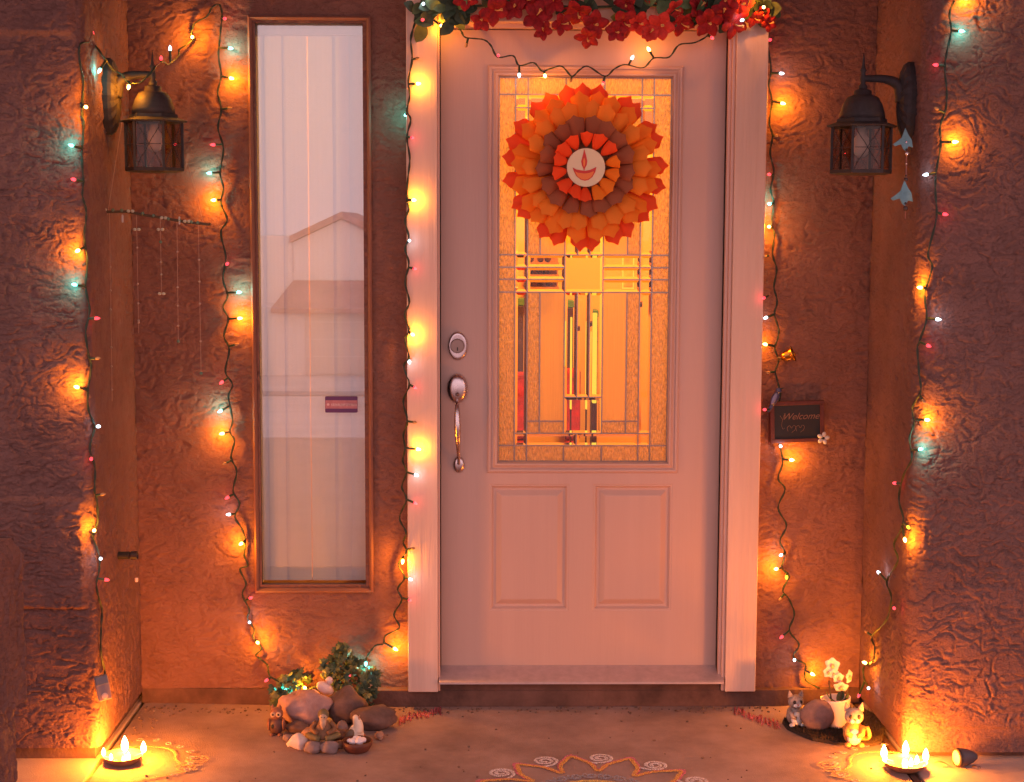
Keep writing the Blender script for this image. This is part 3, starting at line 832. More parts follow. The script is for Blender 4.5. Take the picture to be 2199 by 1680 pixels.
# shelf with small dark things, seen in the band of clear panes
sh = thing('wall_shelf', (hx(1365), HY - .1, hz_(730)), 'brown wall shelf with three boards in the hall behind the left clear panes', 'shelf')
M_shelf = mat('shelf_wood', (0.30, 0.14, 0.04), 0.5)
b = MB(); b.box(hx(1322), hx(1402), HY - .02, HY - .002, hz_(728), hz_(628)); b.build('backboard', M_shelf, sh)
for zz in (664, 695, 727):
    b = MB(); b.box(hx(1322), hx(1402), HY - .16, HY - .02, hz_(zz), hz_(zz) + .012); b.build('board', M_shelf, sh)
rnd = random.Random(11)
for zz in (664, 695, 727):
    for q in range(3):
        xq = hx(1330 + q * 22 + rnd.uniform(-4, 4)); hq = rnd.uniform(.02, .045)
        b = MB(); b.lathe([(.006, 0), (.015, .2*hq), (.018, .6*hq), (.008, .9*hq), (.009, hq)], 10, Matrix.Translation((xq, HY - .09, hz_(zz) + .0125)))
        tag(b.build('vase', M_dkwood, None, origin=(xq, HY - .09, hz_(zz) + .0125)), 'tiny dark vase, %s on the %s board of the hall shelf' % (('leftmost', 'middle one', 'rightmost')[q], {664: 'top', 695: 'middle', 727: 'bottom'}[zz]) , 'vase', 'tiny vases on the hall shelf')
# framed picture area on the right
pc = thing('picture_frame', (hx(1585), HY - .01, hz_(680)), 'pale picture in a white frame on the hall wall, right side of the door glass', 'picture')
b = MB(); b.box(hx(1570), hx(1602), HY - .02, HY - .001, hz_(728), hz_(630)); b.build('frame', mat('white_frame', (.85, .75, .6), .5), pc)
b = MB(); b.box(hx(1574), hx(1598), HY - .024, HY - .0205, hz_(722), hz_(637)); b.build('print', mat('picture_print', (.75, .50, .15), .5, var=.6, vscale=12), pc)
def point(name, loc, power, color, r, parent=None):
    d = bpy.data.lights.new(name, 'POINT'); d.energy = power; d.color = color; d.shadow_soft_size = r
    o = bpy.data.objects.new(name, d); col.objects.link(o)
    if parent is not None:
        o.parent = parent
        if not parent.name.startswith(('bulb', 'flame')): o.location = Vector(loc) - WLOC[parent.name]
    else: o.location = loc
    return o
cl = thing('ceiling_lamp', (.55, 1.7, 2.84), 'round white ceiling lamp lit in the hall, above the door glass', 'lamp')
b = MB(); b.lathe([(.16, 2.845), (.16, 2.80), (.12, 2.76), (.02, 2.745)], 20, Matrix.Translation((.55, 1.7, 0))); b.build('shade', glow_mat('ceiling_lamp_glow', (1, .6, .2), 3.0, solid=True), cl, smooth=True)
point('hall_lamp', (.55, 1.7, 2.60), 430, (1.0, 0.42, 0.040), .12)

# ------------------------------------------------------------------ wall lanterns
M_lglass = clear_glass('lantern_glass', 0.035, (0.80, 0.74, 0.70))
M_cfl = mat('frosted_bulb', (0.78, 0.62, 0.55), 0.35)
def lantern(px, y_brim, y_bot, y_top, wall_x, Y, label, rot, s=1.0):
    base = at(px, y_brim, Y); zb_ = at(px, y_bot, Y).z; zt_ = at(px, y_top, Y).z
    cxx = base.x; zr = base.z
    t = thing('wall_lantern', (wall_x, Y, zr), label, 'lantern', 'black wall lanterns beside the door')
    side = 1 if cxx > wall_x else -1
    C = Vector((cxx, Y, 0))
    hexp = lambda r, z: [C + Vector((r * math.cos(R(rot + 60*k)), r * math.sin(R(rot + 60*k)), z)) for k in range(6)]
    def loft(b, rings):
        vs = [p for r in rings for p in r]; n = len(rings[0]); fs = []
        for i in range(len(rings)-1):
            for k in range(n): fs.append((i*n+k, i*n+(k+1) % n, (i+1)*n+(k+1) % n, (i+1)*n+k))
        fs.append(tuple(range(n))[::-1]); fs.append(tuple((len(rings)-1)*n+k for k in range(n)))
        b.add(vs, fs)
    b = MB(); loft(b, [hexp(.100*s, zr - .010), hexp(.103*s, zr - .006), hexp(.074*s, zr + .004), hexp(.072*s, zr + .014)]); b.build('brim', M_iron, t)
    b = MB(); b.lathe([(.066*s, zr + .014), (.064*s, zr + .03), (.056*s, zr + .055), (.045*s, zr + .074), (.038*s, zr + .078), (.026*s, zr + .082), (.025*s, zr + .094), (.010*s, zr + .100)], 18, Matrix.Translation(C)); b.build('roof', M_iron, t, smooth=True)
    h = zt_ - (zr + .096)
    b = MB(); b.lathe([(.012, 0), (.013, .1*h), (.007, .18*h), (.010, .30*h), (.007, .40*h), (.006, .48*h), (.010, .54*h), (.006, .60*h), (.004, .7*h), (.003, .85*h), (.0006, h)], 12, Matrix.Translation(C + Vector((0, 0, zr + .096)))); b.build('finial', M_iron, t, smooth=True)
    r = .086*s
    for k in range(6):
        p = hexp(r, 0)[k]
        b = MB(); b.box(p.x - .0035, p.x + .0035, p.y - .0035, p.y + .0035, zb_ + .010, zr - .008); b.build('post', M_iron, t)
    b = MB(); loft(b, [hexp(r*.80, zb_ - .004), hexp(r*1.04, zb_), hexp(r*1.06, zb_ + .010), hexp(r*.3, zb_ + .0105)]); b.build('base', M_iron, t)
    hh = (zr - .010) - (zb_ + .012)
    for k in range(6):
        p, q = hexp(r*.985, 0)[k], hexp(r*.985, 0)[(k+1) % 6]
        d = (q - p); nrm = Vector((d.y, -d.x, 0)).normalized() * .001
        b = MB(); vs = []
        for w in (p + d*.06, p + d*.94):
            for sg in (-1, 1):
                vs += [Vector((w.x, w.y, zb_ + .011)) + nrm*sg, Vector((w.x, w.y, zr - .009)) + nrm*sg]
        b.add(vs, [(0,1,5,4), (2,6,7,3), (0,4,6,2), (1,3,7,5), (0,2,3,1), (4,5,7,6)])
        gp = b.build('pane', M_lglass, t)
        b = MB()
        for sgn in (1, -1):                    # curved crossing cames
            pts = []
            for j in range(9):
                v = j / 8; u = .5 + sgn * .42 * math.sin((v - .5) * math.pi) * (abs(v - .5) * 2)**.3
                pts.append(Vector((0, 0, zb_ + .012 + v*hh)) + p + d*u + nrm*2.2)
            b.tube(pts, .0011, 5)
        b.tube([Vector((0, 0, zb_ + .012 + .5*hh)) + p + d*.08 + nrm*2.2, Vector((0, 0, zb_ + .012 + .5*hh)) + p + d*.92 + nrm*2.2], .001, 5)
        b.build('came', M_iron, gp)
    b = MB(); b.lathe([(.012, 0), (.014, -.02), (.022, -.03), (.024, -.055), (.020, -.075), (.008, -.085)], 14, Matrix.Translation(C + Vector((0, 0, zr - .012)))); b.build('lamp_bulb', M_cfl, t, smooth=True)
    # wall plate, ribbed oval on the side wall
    yc = Y; zc = zr + .065
    b = MB(); Mx = Matrix.Translation((wall_x, yc, zc)) @ Matrix.Rotation(R(90 * side), 4, 'Y')
    vs = []; seg = 36
    prof = [(1.0, -.004), (1.0, .012), (.93, .020), (.75, .027), (.4, .032), (.02, .034)]
    for rr0, hgt in prof:
        for q in range(seg):
            a = 2*math.pi*q/seg; rib = 1 + (.035 if q % 2 else 0) * (rr0 > .3)
            # local: X -> up after rotation
            vs.append(Mx @ Vector((-side * .112 * rr0 * math.cos(a), .050 * rr0 * math.sin(a) * rib, hgt * 1.15 * (1 + (.10 if q % 2 else 0)))))
    n = seg; fs = [(i*n+q, i*n+(q+1) % n, (i+1)*n+(q+1) % n, (i+1)*n+q) for i in range(len(prof)-1) for q in range(n)] + [tuple((len(prof)-1)*n+q for q in range(n))]
    b.add(vs, fs); b.build('wall_plate', M_iron, t)
    za = zr + .125
    b = MB()
    pts = smooth_path([(wall_x + side*.02, Y, zc + .005), (wall_x + side*.035, Y, za - .02), (wall_x + side*.06, Y, za - .003), (wall_x + side*.09, Y, za + .003), (cxx, Y, za + .004)], 5)
    b.tube(pts, list(np.interp(np.linspace(0, 1, len(pts)), [0, .35, 1], [.030, .016, .009])), 12); b.build('arm', M_iron, t, smooth=True)
    return t
lantern(330, 256, 368, 108, WL, -0.30, 'black hexagonal wall lantern on the left wall, fairy lights draped over its arm', 0, .97)
lantern(1851, 266, 373, 115, WR, -0.43, 'black hexagonal wall lantern on the right wall with blue butterflies below it', 0, 1.0)

# ------------------------------------------------------------------ fairy lights
AMB = (1.0, 0.30, 0.008); CYN = (0.05, 0.85, 0.76); WHT = (0.62, 0.78, 1.0); RED = (1.0, 0.03, 0.05)
b = MB(); b.lathe([(.0010, -.002), (.0042, 0), (.0048, .004), (.0044, .008), (.0028, .012), (.0004, .0155)], 10)
me_A = b.mesh('bulb_amber', glow_mat('amber_glow', (1.0, 0.66, 0.20), 7), True)
me_A2 = b.mesh('bulb_amber_small', glow_mat('amber_glow_soft', (1.0, 0.55, 0.04), 1.6), True)
me_C = b.mesh('bulb_cyan', glow_mat('cyan_glow', (0.30, 1.0, 0.96), 1.9), True)
me_W = b.mesh('bulb_white', glow_mat('white_glow', (0.74, 0.86, 1.0), 2.2), True)
me_R = b.mesh('bulb_red', glow_mat('red_glow', (1.0, 0.045, 0.07), 1.5), True)
M_deadb = mat('dead_bulb', (.35, .2, .1), .2)
me_N = b.mesh('bulb_dead', M_deadb, True)
KB = {'A': (me_A, AMB, 1.10), 'a': (me_A2, AMB, 0.15), 'C': (me_C, CYN, 0.34), 'W': (me_W, WHT, 0.05), 'R': (me_R, RED, 0.03), 'N': (me_N, None, 0)}
b = MB(); b.lathe([(.0022, 0), (.0034, .10), (.0036, .8), (.0042, .97), (.0030, 1.0)], 8); me_S = b.mesh('socket', M_socket, True)
PW = 1.0
def light_string(label, wires, bulbs, place, bplace=None, wr=.0025, trim=None):
    bplace = bplace or place
    p0 = place(*wires[0][0])
    t = thing('string_lights', p0, label, 'fairy lights', 'strings of coloured fairy lights')
    allp = []
    for wpts in wires:
        pts = smooth_path([place(*p) for p in wpts], 5)
        rng = random.Random(int(wpts[0][0]))
        # twisted pair: two thin strands around the path
        for s in (0, math.pi):
            q = []
            for i, p in enumerate(pts):
                a = i * .9 + s
                q.append(p + Vector((math.cos(a), math.sin(a), .3*math.sin(a))) * .0017)
            if s == 0: bb = MB()
            bb.tube(q, wr * .82, 5)
        bb.build('wire', M_wire, t, smooth=True)
        allp += pts
    for k, px, py in bulbs:
        me, colr, pw = KB[k]
        B = bplace(px, py)
        W = min(allp, key=lambda p: (p - B).length)
        d = B - W
        if d.length < .008: d = Vector((.4*random.uniform(-1, 1), -.7, -1)).normalized() * .012
        if d.length > .06: W = B - d.normalized() * .03; d = B - W
        if k == 'N': B = W + d.normalized() * min(d.length, .026); d = B - W
        rot = d.to_track_quat('Z', 'Y').to_matrix()
        so_ = inst('socket', me_S, t, W, rot, (1, 1, max(.012, d.length - .002)))
        bo = inst('bulb', me, so_, B)
        # sub-part in its socket's space: undo the socket's stretch
        sc = max(.012, d.length - .002)
        bo.matrix_basis = Matrix.Translation((0, 0, 1.0)) @ Matrix.Diagonal((1, 1, 1/sc, 1))
        if colr:
            l_ = bpy.data.lights.new('bulb_light', 'POINT'); l_.energy = pw * (.62 if trim and trim(px, py) else 1.3 if k == 'A' else 1.0); l_.color = colr; l_.shadow_soft_size = .004
            lo = bpy.data.objects.new('bulb_light', l_); col.objects.link(lo); lo.location = W + d.normalized() * (sc + .006)
    return t

def round_corner(px, py, off, X, r, side):
    """first point of the ray that lies `off` outside the rounded pillar corner"""
    d = ray(px, py); cx, cy = X + side*r, YF + r
    p = at(px, py, YF - off)
    if (p.x - cx) * side > 0: return p
    ox, oy = CLOC.x - cx, CLOC.y - cy
    A = d.x*d.x + d.y*d.y; B = 2*(ox*d.x + oy*d.y); C_ = ox*ox + oy*oy - (r+off)**2
    D = B*B - 4*A*C_
    if D > 0:
        q = CLOC + d * ((-B - math.sqrt(D)) / (2*A))
        if (q.x - cx) * side <= 0 and q.y <= cy: return q
    return atx(px, py, X - side*off)
def wire_left(px, py):
    return round_corner(px, py, .007, WL, rl, -1)
def bulb_left(px, py):
    if px < 190: return at(px, py, YF - .026)
    q = round_corner(px, py, .022, WL, rl, -1)
    if q.y > YF + .12: q = at(px, py, YF + .05)
    return q
S1 = [(250, 20), (225, 60), (205, 92), (190, 91), (172, 96), (171, 130), (179, 179), (176, 238), (180, 268), (176, 332), (179, 390), (177, 420), (184, 445), (185, 472), (181, 511), (188, 561), (184, 616), (193, 666), (184, 712), (190, 760), (196, 787), (189, 837), (190, 880), (203, 916), (193, 963), (204, 1004), (203, 1051), (208, 1073), (210, 1120), (199, 1150), (213, 1192), (213, 1225), (207, 1255), (213, 1288), (219, 1310), (217, 1353), (217, 1404), (225, 1440), (222, 1452)]
light_string('fairy lights running down the corner edge of the left stucco pillar', [S1[3:]],
             [('A', 184, 230), ('C', 155, 313), ('R', 160, 386), ('A', 168, 538), ('C', 162, 612), ('R', 205, 684), ('A', 167, 832), ('W', 210, 916), ('R', 196, 985), ('A', 202, 1140), ('W', 216, 1200), ('R', 226, 1245), ('N', 207, 770), ('N', 218, 1062)],
             wire_left, bulb_left)
def lant(px, py):                        # over the left lantern, then onto the back wall
    if px < 262: return at(px, py, -.42 if px < 230 else -.34)
    if px < 335: return at(px, py, -.335)
    f = min(1, max(0, (px - 335) / 60)); f = f*f*(3-2*f)
    return at(px, py, -.30 * (1-f) - .014 * f)
S2a = [(190, 91), (205, 98), (225, 125), (243, 150), (262, 160), (275, 176), (300, 178), (322, 160), (338, 140), (353, 134), (363, 139), (384, 120), (386, 107), (414, 87), (412, 74), (419, 51), (445, 36), (455, 18), (470, 10), (477, 26), (476, 51), (472, 90), (470, 123), (476, 164), (468, 199), (476, 235), (469, 276), (481, 320), (473, 371), (481, 404), (475, 436), (489, 472), (475, 500), (486, 552), (480, 599), (490, 635), (480, 660), (491, 685), (482, 721), (493, 751), (485, 798), (500, 826), (491, 852), (500, 902), (494, 927), (504, 946), (497, 982), (509, 1012), (501, 1054), (515, 1081), (505, 1109), (522, 1139), (527, 1167), (525, 1192), (533, 1214), (516, 1222), (529, 1253), (521, 1276), (536, 1309), (532, 1327), (547, 1352), (544, 1367), (562, 1391), (550, 1406), (562, 1416), (575, 1428), (579, 1451), (600, 1465), (620, 1482), (650, 1484), (690, 1470), (730, 1462), (752, 1455), (775, 1440), (790, 1420)]
def bulb2(px, py):
    if px < 395: 
        p = lant(px, py); return p + Vector((0, -.012, 0))
    if py > 1440 and px > 560: return at(px, py, -.075)
    return at(px, py, -.034)
def wire2(px, py):
    if py > 1440 and px > 560: return at(px, py, -.06)
    return lant(px, py) + Vector((0, -.006 if px < 480 or px > 490 else -.010, 0))
light_string('fairy lights looping over the left lantern and down beside the narrow window', [S2a],
             [('R', 200, 78), ('C', 217, 151), ('A', 279, 184), ('R', 348, 130), ('W', 367, 108), ('A', 413, 80), ('R', 482, 40), ('C', 493, 104), ('A', 495, 168), ('N', 500, 232), ('R', 460, 311), ('C', 452, 372), ('A', 461, 430), ('R', 487, 568), ('C', 511, 628), ('A', 513, 684), ('N', 515, 738), ('R', 478, 820), ('C', 475, 882), ('A', 479, 931), ('N', 484, 995), ('R', 490, 1068), ('W', 493, 1105), ('A', 519, 1167), ('R', 537, 1285), ('W', 536, 1337), ('A', 553, 1380), ('R', 574, 1460), ('C', 613, 1482), ('A', 655, 1478), ('R', 752, 1450)],
             wire2, bulb2)
S3 = [(905, 20), (892, 40), (890, 52), (882, 84), (885, 128), (877, 174), (880, 205), (874, 238), (882, 258), (874, 294), (880, 340), (876, 384), (874, 430), (878, 449), (870, 475), (878, 511), (870, 534), (878, 567), (870, 606), (879, 649), (869, 675), (878, 708), (870, 731), (878, 767), (867, 787), (879, 826), (866, 862), (875, 905), (866, 934), (870, 962), (865, 990), (873, 1014), (863, 1046), (873, 1073), (858, 1112), (872, 1143), (866, 1165), (873, 1185), (856, 1212), (869, 1240), (854, 1265), (863, 1289), (846, 1320), (858, 1348), (828, 1365), (823, 1383), (807, 1386), (795, 1400), (787, 1412)]
def wire3(px, py): return at(px, py, -.071 if px > 868 else -.045 if px > 850 else -.02)
def bulb3(px, py): return at(px, py, -.135 if py < 50 else -.088 if px > 876 else (-.060 if px > 860 else -.035))
light_string('fairy lights running down the left side of the door frame', [S3],
             [('W', 909, 9), ('R', 907, 43), ('A', 947, 55), ('N', 895, 126), ('A', 896, 180), ('C', 872, 246), ('R', 884, 296), ('A', 887, 430), ('W', 879, 517), ('R', 889, 577), ('A', 885, 718), ('W', 879, 776), ('R', 890, 832), ('N', 890, 907), ('A', 896, 965), ('W', 892, 1020), ('R', 890, 1080), ('N', 888, 1178), ('A', 871, 1194), ('W', 880, 1244), ('R', 879, 1289), ('A', 847, 1393), ('C', 786, 1424)],
             wire3, bulb3, trim=lambda x, y: x > 874)
S4 = [(975, 45), (990, 66), (998, 80), (1019, 83), (1040, 86), (1054, 98), (1069, 123), (1102, 120), (1115, 141), (1146, 135), (1164, 153), (1184, 147), (1207, 143), (1228, 164), (1245, 150), (1263, 143), (1299, 164), (1320, 148), (1343, 139), (1381, 146), (1404, 125), (1437, 123), (1458, 97), (1491, 92), (1517, 79), (1529, 64), (1545, 45)]
def wire4(px, py): return at(px, py, -.045)
def bulb4(px, py): return at(px, py, -.062)
light_string('fairy lights draped across the top of the front door', [S4],
             [('N', 1001, 99), ('R', 1070, 120), ('W', 1115, 160), ('A', 1170, 162), ('N', 1226, 172), ('R', 1295, 178), ('W', 1357, 126), ('A', 1394, 108), ('R', 1528, 81)], wire4, bulb4, trim=lambda x, y: True)
S5 = [(1638, 20), (1649, 37), (1650, 66), (1648, 94), (1656, 149), (1651, 183), (1658, 218), (1652, 263), (1659, 292), (1654, 329), (1662, 369), (1655, 407), (1662, 438), (1656, 481), (1663, 503), (1659, 546), (1668, 579), (1662, 616), (1669, 647), (1663, 675), (1672, 706), (1670, 729), (1663, 748), (1672, 774), (1665, 799), (1672, 827), (1676, 850), (1668, 880), (1662, 910), (1668, 940), (1675, 959), (1681, 994), (1671, 1028), (1686, 1051), (1671, 1091), (1689, 1128), (1675, 1162), (1686, 1188), (1679, 1220), (1695, 1237), (1681, 1268), (1694, 1286), (1706, 1320), (1695, 1354), (1716, 1384), (1704, 1407), (1712, 1418), (1730, 1427), (1728, 1448), (1733, 1464), (1760, 1478)]
def wire5(px, py): return at(px, py, -.068 if py < 60 else -.020)
def bulb5(px, py):
    if py < 60: return at(px, py, -.150)
    return at(px, py, -.080 if px < 1645 else -.038)
light_string('fairy lights running down the wall right of the door frame', [S5],
             [('A', 1640, 16), ('W', 1595, 43), ('R', 1653, 86), ('W', 1676, 158), ('A', 1679, 222), ('N', 1666, 292), ('R', 1653, 375), ('C', 1653, 438), ('A', 1652, 487), ('N', 1644, 552), ('R', 1641, 640), ('W', 1646, 682), ('A', 1645, 740), ('N', 1646, 800), ('R', 1643, 880), ('W', 1676, 958), ('A', 1698, 988), ('W', 1678, 1192), ('A', 1668, 1222), ('a', 1689, 1239), ('N', 1676, 1286), ('R', 1680, 1367), ('W', 1706, 1417), ('A', 1743, 1447)], wire5, bulb5, trim=lambda x, y: x < 1648)
S6 = [(2052, -10), (2050, 0), (2039, 29), (2043, 66), (2033, 114), (2029, 149), (2033, 195), (2031, 235), (2019, 272), (2020, 315), (2010, 372), (2009, 415), (2011, 470), (1993, 544), (2002, 574), (1986, 630), (1990, 684), (1974, 734), (1970, 751), (1974, 805), (1977, 841), (1959, 875), (1963, 908), (1953, 942), (1958, 985), (1941, 1019), (1930, 1071), (1940, 1122), (1920, 1168), (1928, 1205), (1904, 1248), (1914, 1283), (1904, 1331), (1873, 1366), (1878, 1391), (1874, 1421), (1855, 1433), (1856, 1458), (1864, 1474)]
def right_pt(px, py, off): return round_corner(px, py, off, WR, rr_, 1)
def wire6(px, py): return right_pt(px, py, .012)
def bulb6(px, py): return right_pt(px, py, .024)
light_string('fairy lights running down the right stucco pillar and its side wall', [S6],
             [('A', 2072, -4), ('C', 2062, 67), ('R', 2012, 140), ('N', 2012, 234), ('A', 2048, 305), ('W', 1991, 375), ('R', 2027, 460), ('A', 1978, 618), ('W', 2012, 686), ('R', 1992, 742), ('N', 1982, 860), ('A', 1989, 902), ('C', 1976, 965), ('R', 1924, 1038), ('a', 1950, 1132), ('A', 1943, 1158), ('W', 1888, 1231), ('R', 1920, 1306), ('N', 1862, 1358), ('A', 1859, 1424), ('W', 1865, 1478), ('R', 1845, 1492)], wire6, bulb6)
# timer box hanging from the left string
tb = thing('timer_box', at(221, 1478, YF - .03), 'small grey timer box hanging low on the left pillar corner', 'timer box')
Mx = Matrix.Translation(at(221, 1478, YF - .03)) @ Matrix.Rotation(R(-10), 4, 'Y') @ Matrix.Rotation(R(20), 4, 'Z')
b = MB(); b.box(-.019, .019, -.012, .012, -.034, .034, Mx); b.build('case', mat('grey_plastic', (.30, .20, .19), .45), tb, bevel=.003)
b = MB(); b.box(-.018, .018, -.0125, .0125, .012, .037, Mx @ Matrix.Translation((0, -.001, 0))); b.build('lid', mat('blue_grey_plastic', (.13, .13, .17), .4), tb, bevel=.003)
b = MB(); b.lathe([(.009, 0), (.009, .003), (.006, .004)], 14, Mx @ Matrix.Translation((0, -.0125, -.020)) @ Matrix.Rotation(R(90), 4, 'X')); b.build('dial', mat('dial_cap', (.75, .45, .35), .4), tb)

# ------------------------------------------------------------------ paper cone wreath on the door
wc = at(1256, 360, -0.03)
wr_ = thing('wreath', wc, 'round wreath of orange and brown paper cones on the door glass', 'wreath')
M_ro = mat('paper_red_orange', (0.95, 0.085, 0.012), 0.75); M_or = mat('paper_orange', (0.98, 0.24, 0.010), 0.75)
M_am = mat('paper_amber', (0.92, 0.25, 0.018), 0.75); M_br = mat('paper_brown', (0.32, 0.085, 0.032), 0.8)
def see_through_paper(m, w=.2):
    n, l = nt(m); pb = n['Principled BSDF']; out = n['Material Output']
    tl = n.new('ShaderNodeBsdfTranslucent'); mx = n.new('ShaderNodeMixShader'); mx.inputs[0].default_value = w
    tl.inputs[0].default_value = pb.inputs['Base Color'].default_value
    l.new(pb.outputs[0], mx.inputs[1]); l.new(tl.outputs[0], mx.inputs[2]); l.new(mx.outputs[0], out.inputs[0])
for q in (M_ro, M_or, M_am): see_through_paper(q)
M_card = mat('card_board', (0.40, 0.22, 0.12), 0.9)
def cone_mesh(name, L, r, m, point=0.56):
    """a square sheet rolled to a cone: tip at the origin, pointed lip toward +Z, front side toward -Y"""
    b = MB(); n = 16; rows = 6; vs = []; fs = []
    for i in range(rows + 1):
        t = i / rows
        for k in range(n + 1):
            a = -math.pi + 2*math.pi*k/n
            lip = 1 - point * (abs(a) / math.pi)**1.7 + .10 * math.exp(-(a / .28)**2)
            z = L * t * (1 + (lip - 1) * t**1.5)
            f = math.sin(min(1, .12 + .88*t**.8) * math.pi * .5)
            rad = r * f
            pinch = 1 + .18 * math.sin(min(1, abs(a) / 1.57) * math.pi) * t**3
            vs.append((rad * math.sin(a) * pinch, -rad * math.cos(a) * .62 * (1 - .25*t**4*max(0, math.cos(a))), z))
    w = n + 1
    for i in range(rows):
        for k in range(n): fs.append((i*w+k, i*w+k+1, (i+1)*w+k+1, (i+1)*w+k))
    b.add(vs, fs)
    return b.mesh(name, m, True)
rnd = random.Random(3)
b = MB(); b.lathe([(.165, 0), (.165, .003)], 32, Matrix.Translation(wc + Vector((0, .024, 0))) @ Matrix.Rotation(R(90), 4, 'X')); b.build('backing', M_card, wr_)
rings = [  # tip radius, cone length, cone radius, count, material, y of base, forward tilt, phase
    (.252, .130, .0275, 25, M_ro, .008, -3, 0),
    (.230, .120, .0285, 22, M_or, -.004, 8, .5),
    (.204, .110, .0275, 20, M_am, -.014, 17, .2),
    (.163, .086, .0275, 17, M_br, -.020, 24, .5),
    (.119, .062, .0220, 14, M_ro, -.040, 32, 0)]
for tip, L, r, cnt, m, y0, tilt, ph in rings:
    me = cone_mesh('paper_cone', L, r, m)
    me2 = cone_mesh('paper_cone', L, r, M_or) if m is M_ro and cnt == 14 else me
    for k in range(cnt):
        a = 2*math.pi*(k + ph)/cnt + rnd.uniform(-.07, .07)
        tl = R(tilt + rnd.uniform(-7, 7)); sc = rnd.uniform(.90, 1.08)
        rot = Matrix.Rotation(a, 3, 'Y') @ Matrix.Rotation(tl, 3, 'X') @ Matrix.Rotation(R(rnd.uniform(-14, 14)), 3, 'Z')
        d = Matrix.Rotation(a, 3, 'Y') @ Vector((0, 0, 1))
        mm = me2 if (k in (3, 4, 5, 6)) else me
        inst('paper_cone', mm, wr_, wc + d * (tip - L*sc) + Vector((0, y0 + rnd.uniform(-.004, .004), 0)), rot, (sc, sc, sc))
dc = wc + Vector((0, -.052, -.002))
b = MB(); b.lathe([(.0585, 0), (.0600, .002), (.0590, .0045), (.001, .005)], 40, Matrix.Translation(dc) @ Matrix.Rotation(R(90), 4, 'X'))
disc = b.build('centre_disc', M_cream, wr_)
def flat(b, pts, y, th=.0012):
    n = len(pts); f = [(x, y - th, z) for x, z in pts]; k = [(x, y, z) for x, z in pts]
    b.add(f + k, [tuple(range(n)), tuple(range(2*n-1, n-1, -1))] + [(i, n+i, n+(i+1) % n, (i+1) % n) for i in range(n)])
M_prd = mat('painted_red', (.62, .04, .03), .6); M_por = mat('painted_orange', (.85, .22, .05), .6)
yd = dc.y - .0050
def P2(x, z): return (dc.x + x * .0343 / 100, dc.z - z * .0343 / 100)     # 1 unit = 1 px of the enlarged photo
b = MB(); b.use(M_prd)
flat(b, [P2(x, z) for x, z in ((-18, -165), (-32, -100), (-44, -55), (-38, -20), (-24, 10), (-18, 38), (-10, 8), (6, -25), (10, -60), (0, -105))], yd)
lamp_o = [(-118, 0), (-85, 18), (-40, 26), (-8, 30), (40, 22), (98, -5), (88, 40), (64, 84), (28, 112), (-6, 120), (-44, 110), (-84, 78), (-104, 40)]
flat(b, [P2(x - 4, z) for x, z in lamp_o], yd)
b.use(M_por)
flat(b, [P2(x, z) for x, z in ((-18, -90), (-28, -60), (-26, -25), (-17, -2), (-8, -28), (-6, -60))], yd - .0012, .0006)
flat(b, [P2(x * .80 - 6, z * .62 + 36) for x, z in lamp_o], yd - .0012, .0006)
b.build('painted_lamp', None, disc)

# ------------------------------------------------------------------ flower garland above the door
gl = thing('garland', at(1260, 40, -.09), 'garland of red cloth flowers and green leaves above the front door', 'garland')
M_petal = mat('red_petal', (0.36, 0.006, 0.010), 0.75, var=.55, vscale=50, bump=.0006, bscale=150)
M_petal2 = mat('bright_petal', (0.62, 0.035, 0.022), 0.75, var=.3, vscale=50)
M_stam = mat('stamen_yellow', (0.70, 0.38, 0.12), .7)
M_gleaf = mat('cloth_leaf', (0.055, 0.085, 0.045), .7, var=.5, vscale=40)
M_gleaf2 = mat('cloth_leaf_light', (0.12, 0.20, 0.08), .7, var=.4, vscale=40)
def petal_flower(rp_, np_, seed, m, cup=.35):
    """five broad crinkled petals, centre at origin, facing -Y"""
    b = MB(); rng = random.Random(seed)
    for k in range(np_):
        a0 = 2*math.pi*k/np_ + rng.uniform(-.15, .15); vs = []; fs = []; nr, na = 5, 6
        ln = rp_ * rng.uniform(.9, 1.12); wid = rp_ * .37; bend = rng.uniform(.7, 1.3) * cup
        for i in range(nr+1):
            t = i/nr
            w = wid * (math.sin(math.pi * min(1, t*.74 + .10))**1.3 * .9 + .08) * (1.12 if t > .4 else 1)
            for j in range(na+1):
                s_ = j/na*2 - 1
                lx = s_ * w; lr = ln * (t - .10 * s_*s_ * t)
                y = -bend * rp_ * math.sin(t * 2.1) * .8 + abs(s_)*.08*rp_ + .05*rp_*math.sin(s_*7 + seed)*t + (k % 2)*.03*rp_
                x = lr*math.sin(a0) + lx*math.cos(a0); z = lr*math.cos(a0) - lx*math.sin(a0)
                vs.append((x, y, z))
        for i in range(nr):
            for j in range(na): fs.append((i*(na+1)+j, i*(na+1)+j+1, (i+1)*(na+1)+j+1, (i+1)*(na+1)+j))
        b.add(vs, fs)
    return b.mesh('flower', m, True)
fl_me = [petal_flower(.052, 5, q, M_petal) for q in range(4)]; fl_b = petal_flower(.050, 5, 9, M_petal2)
fl_mum = petal_flower(.042, 11, 12, M_petal2, .6)
b = MB()
b.tube([(0, -.004, 0), (.002, -.018, .003), (.003, -.032, .010)], [.0022, .0022, .0030], 6)
for q in range(7): b.ball((.003 + .004*math.cos(q), -.034 + .003*math.sin(q*2), .012 + .003*math.sin(q)), .0022, seg=6, rings=4)
me_st = b.mesh('stamen', M_stam, True)
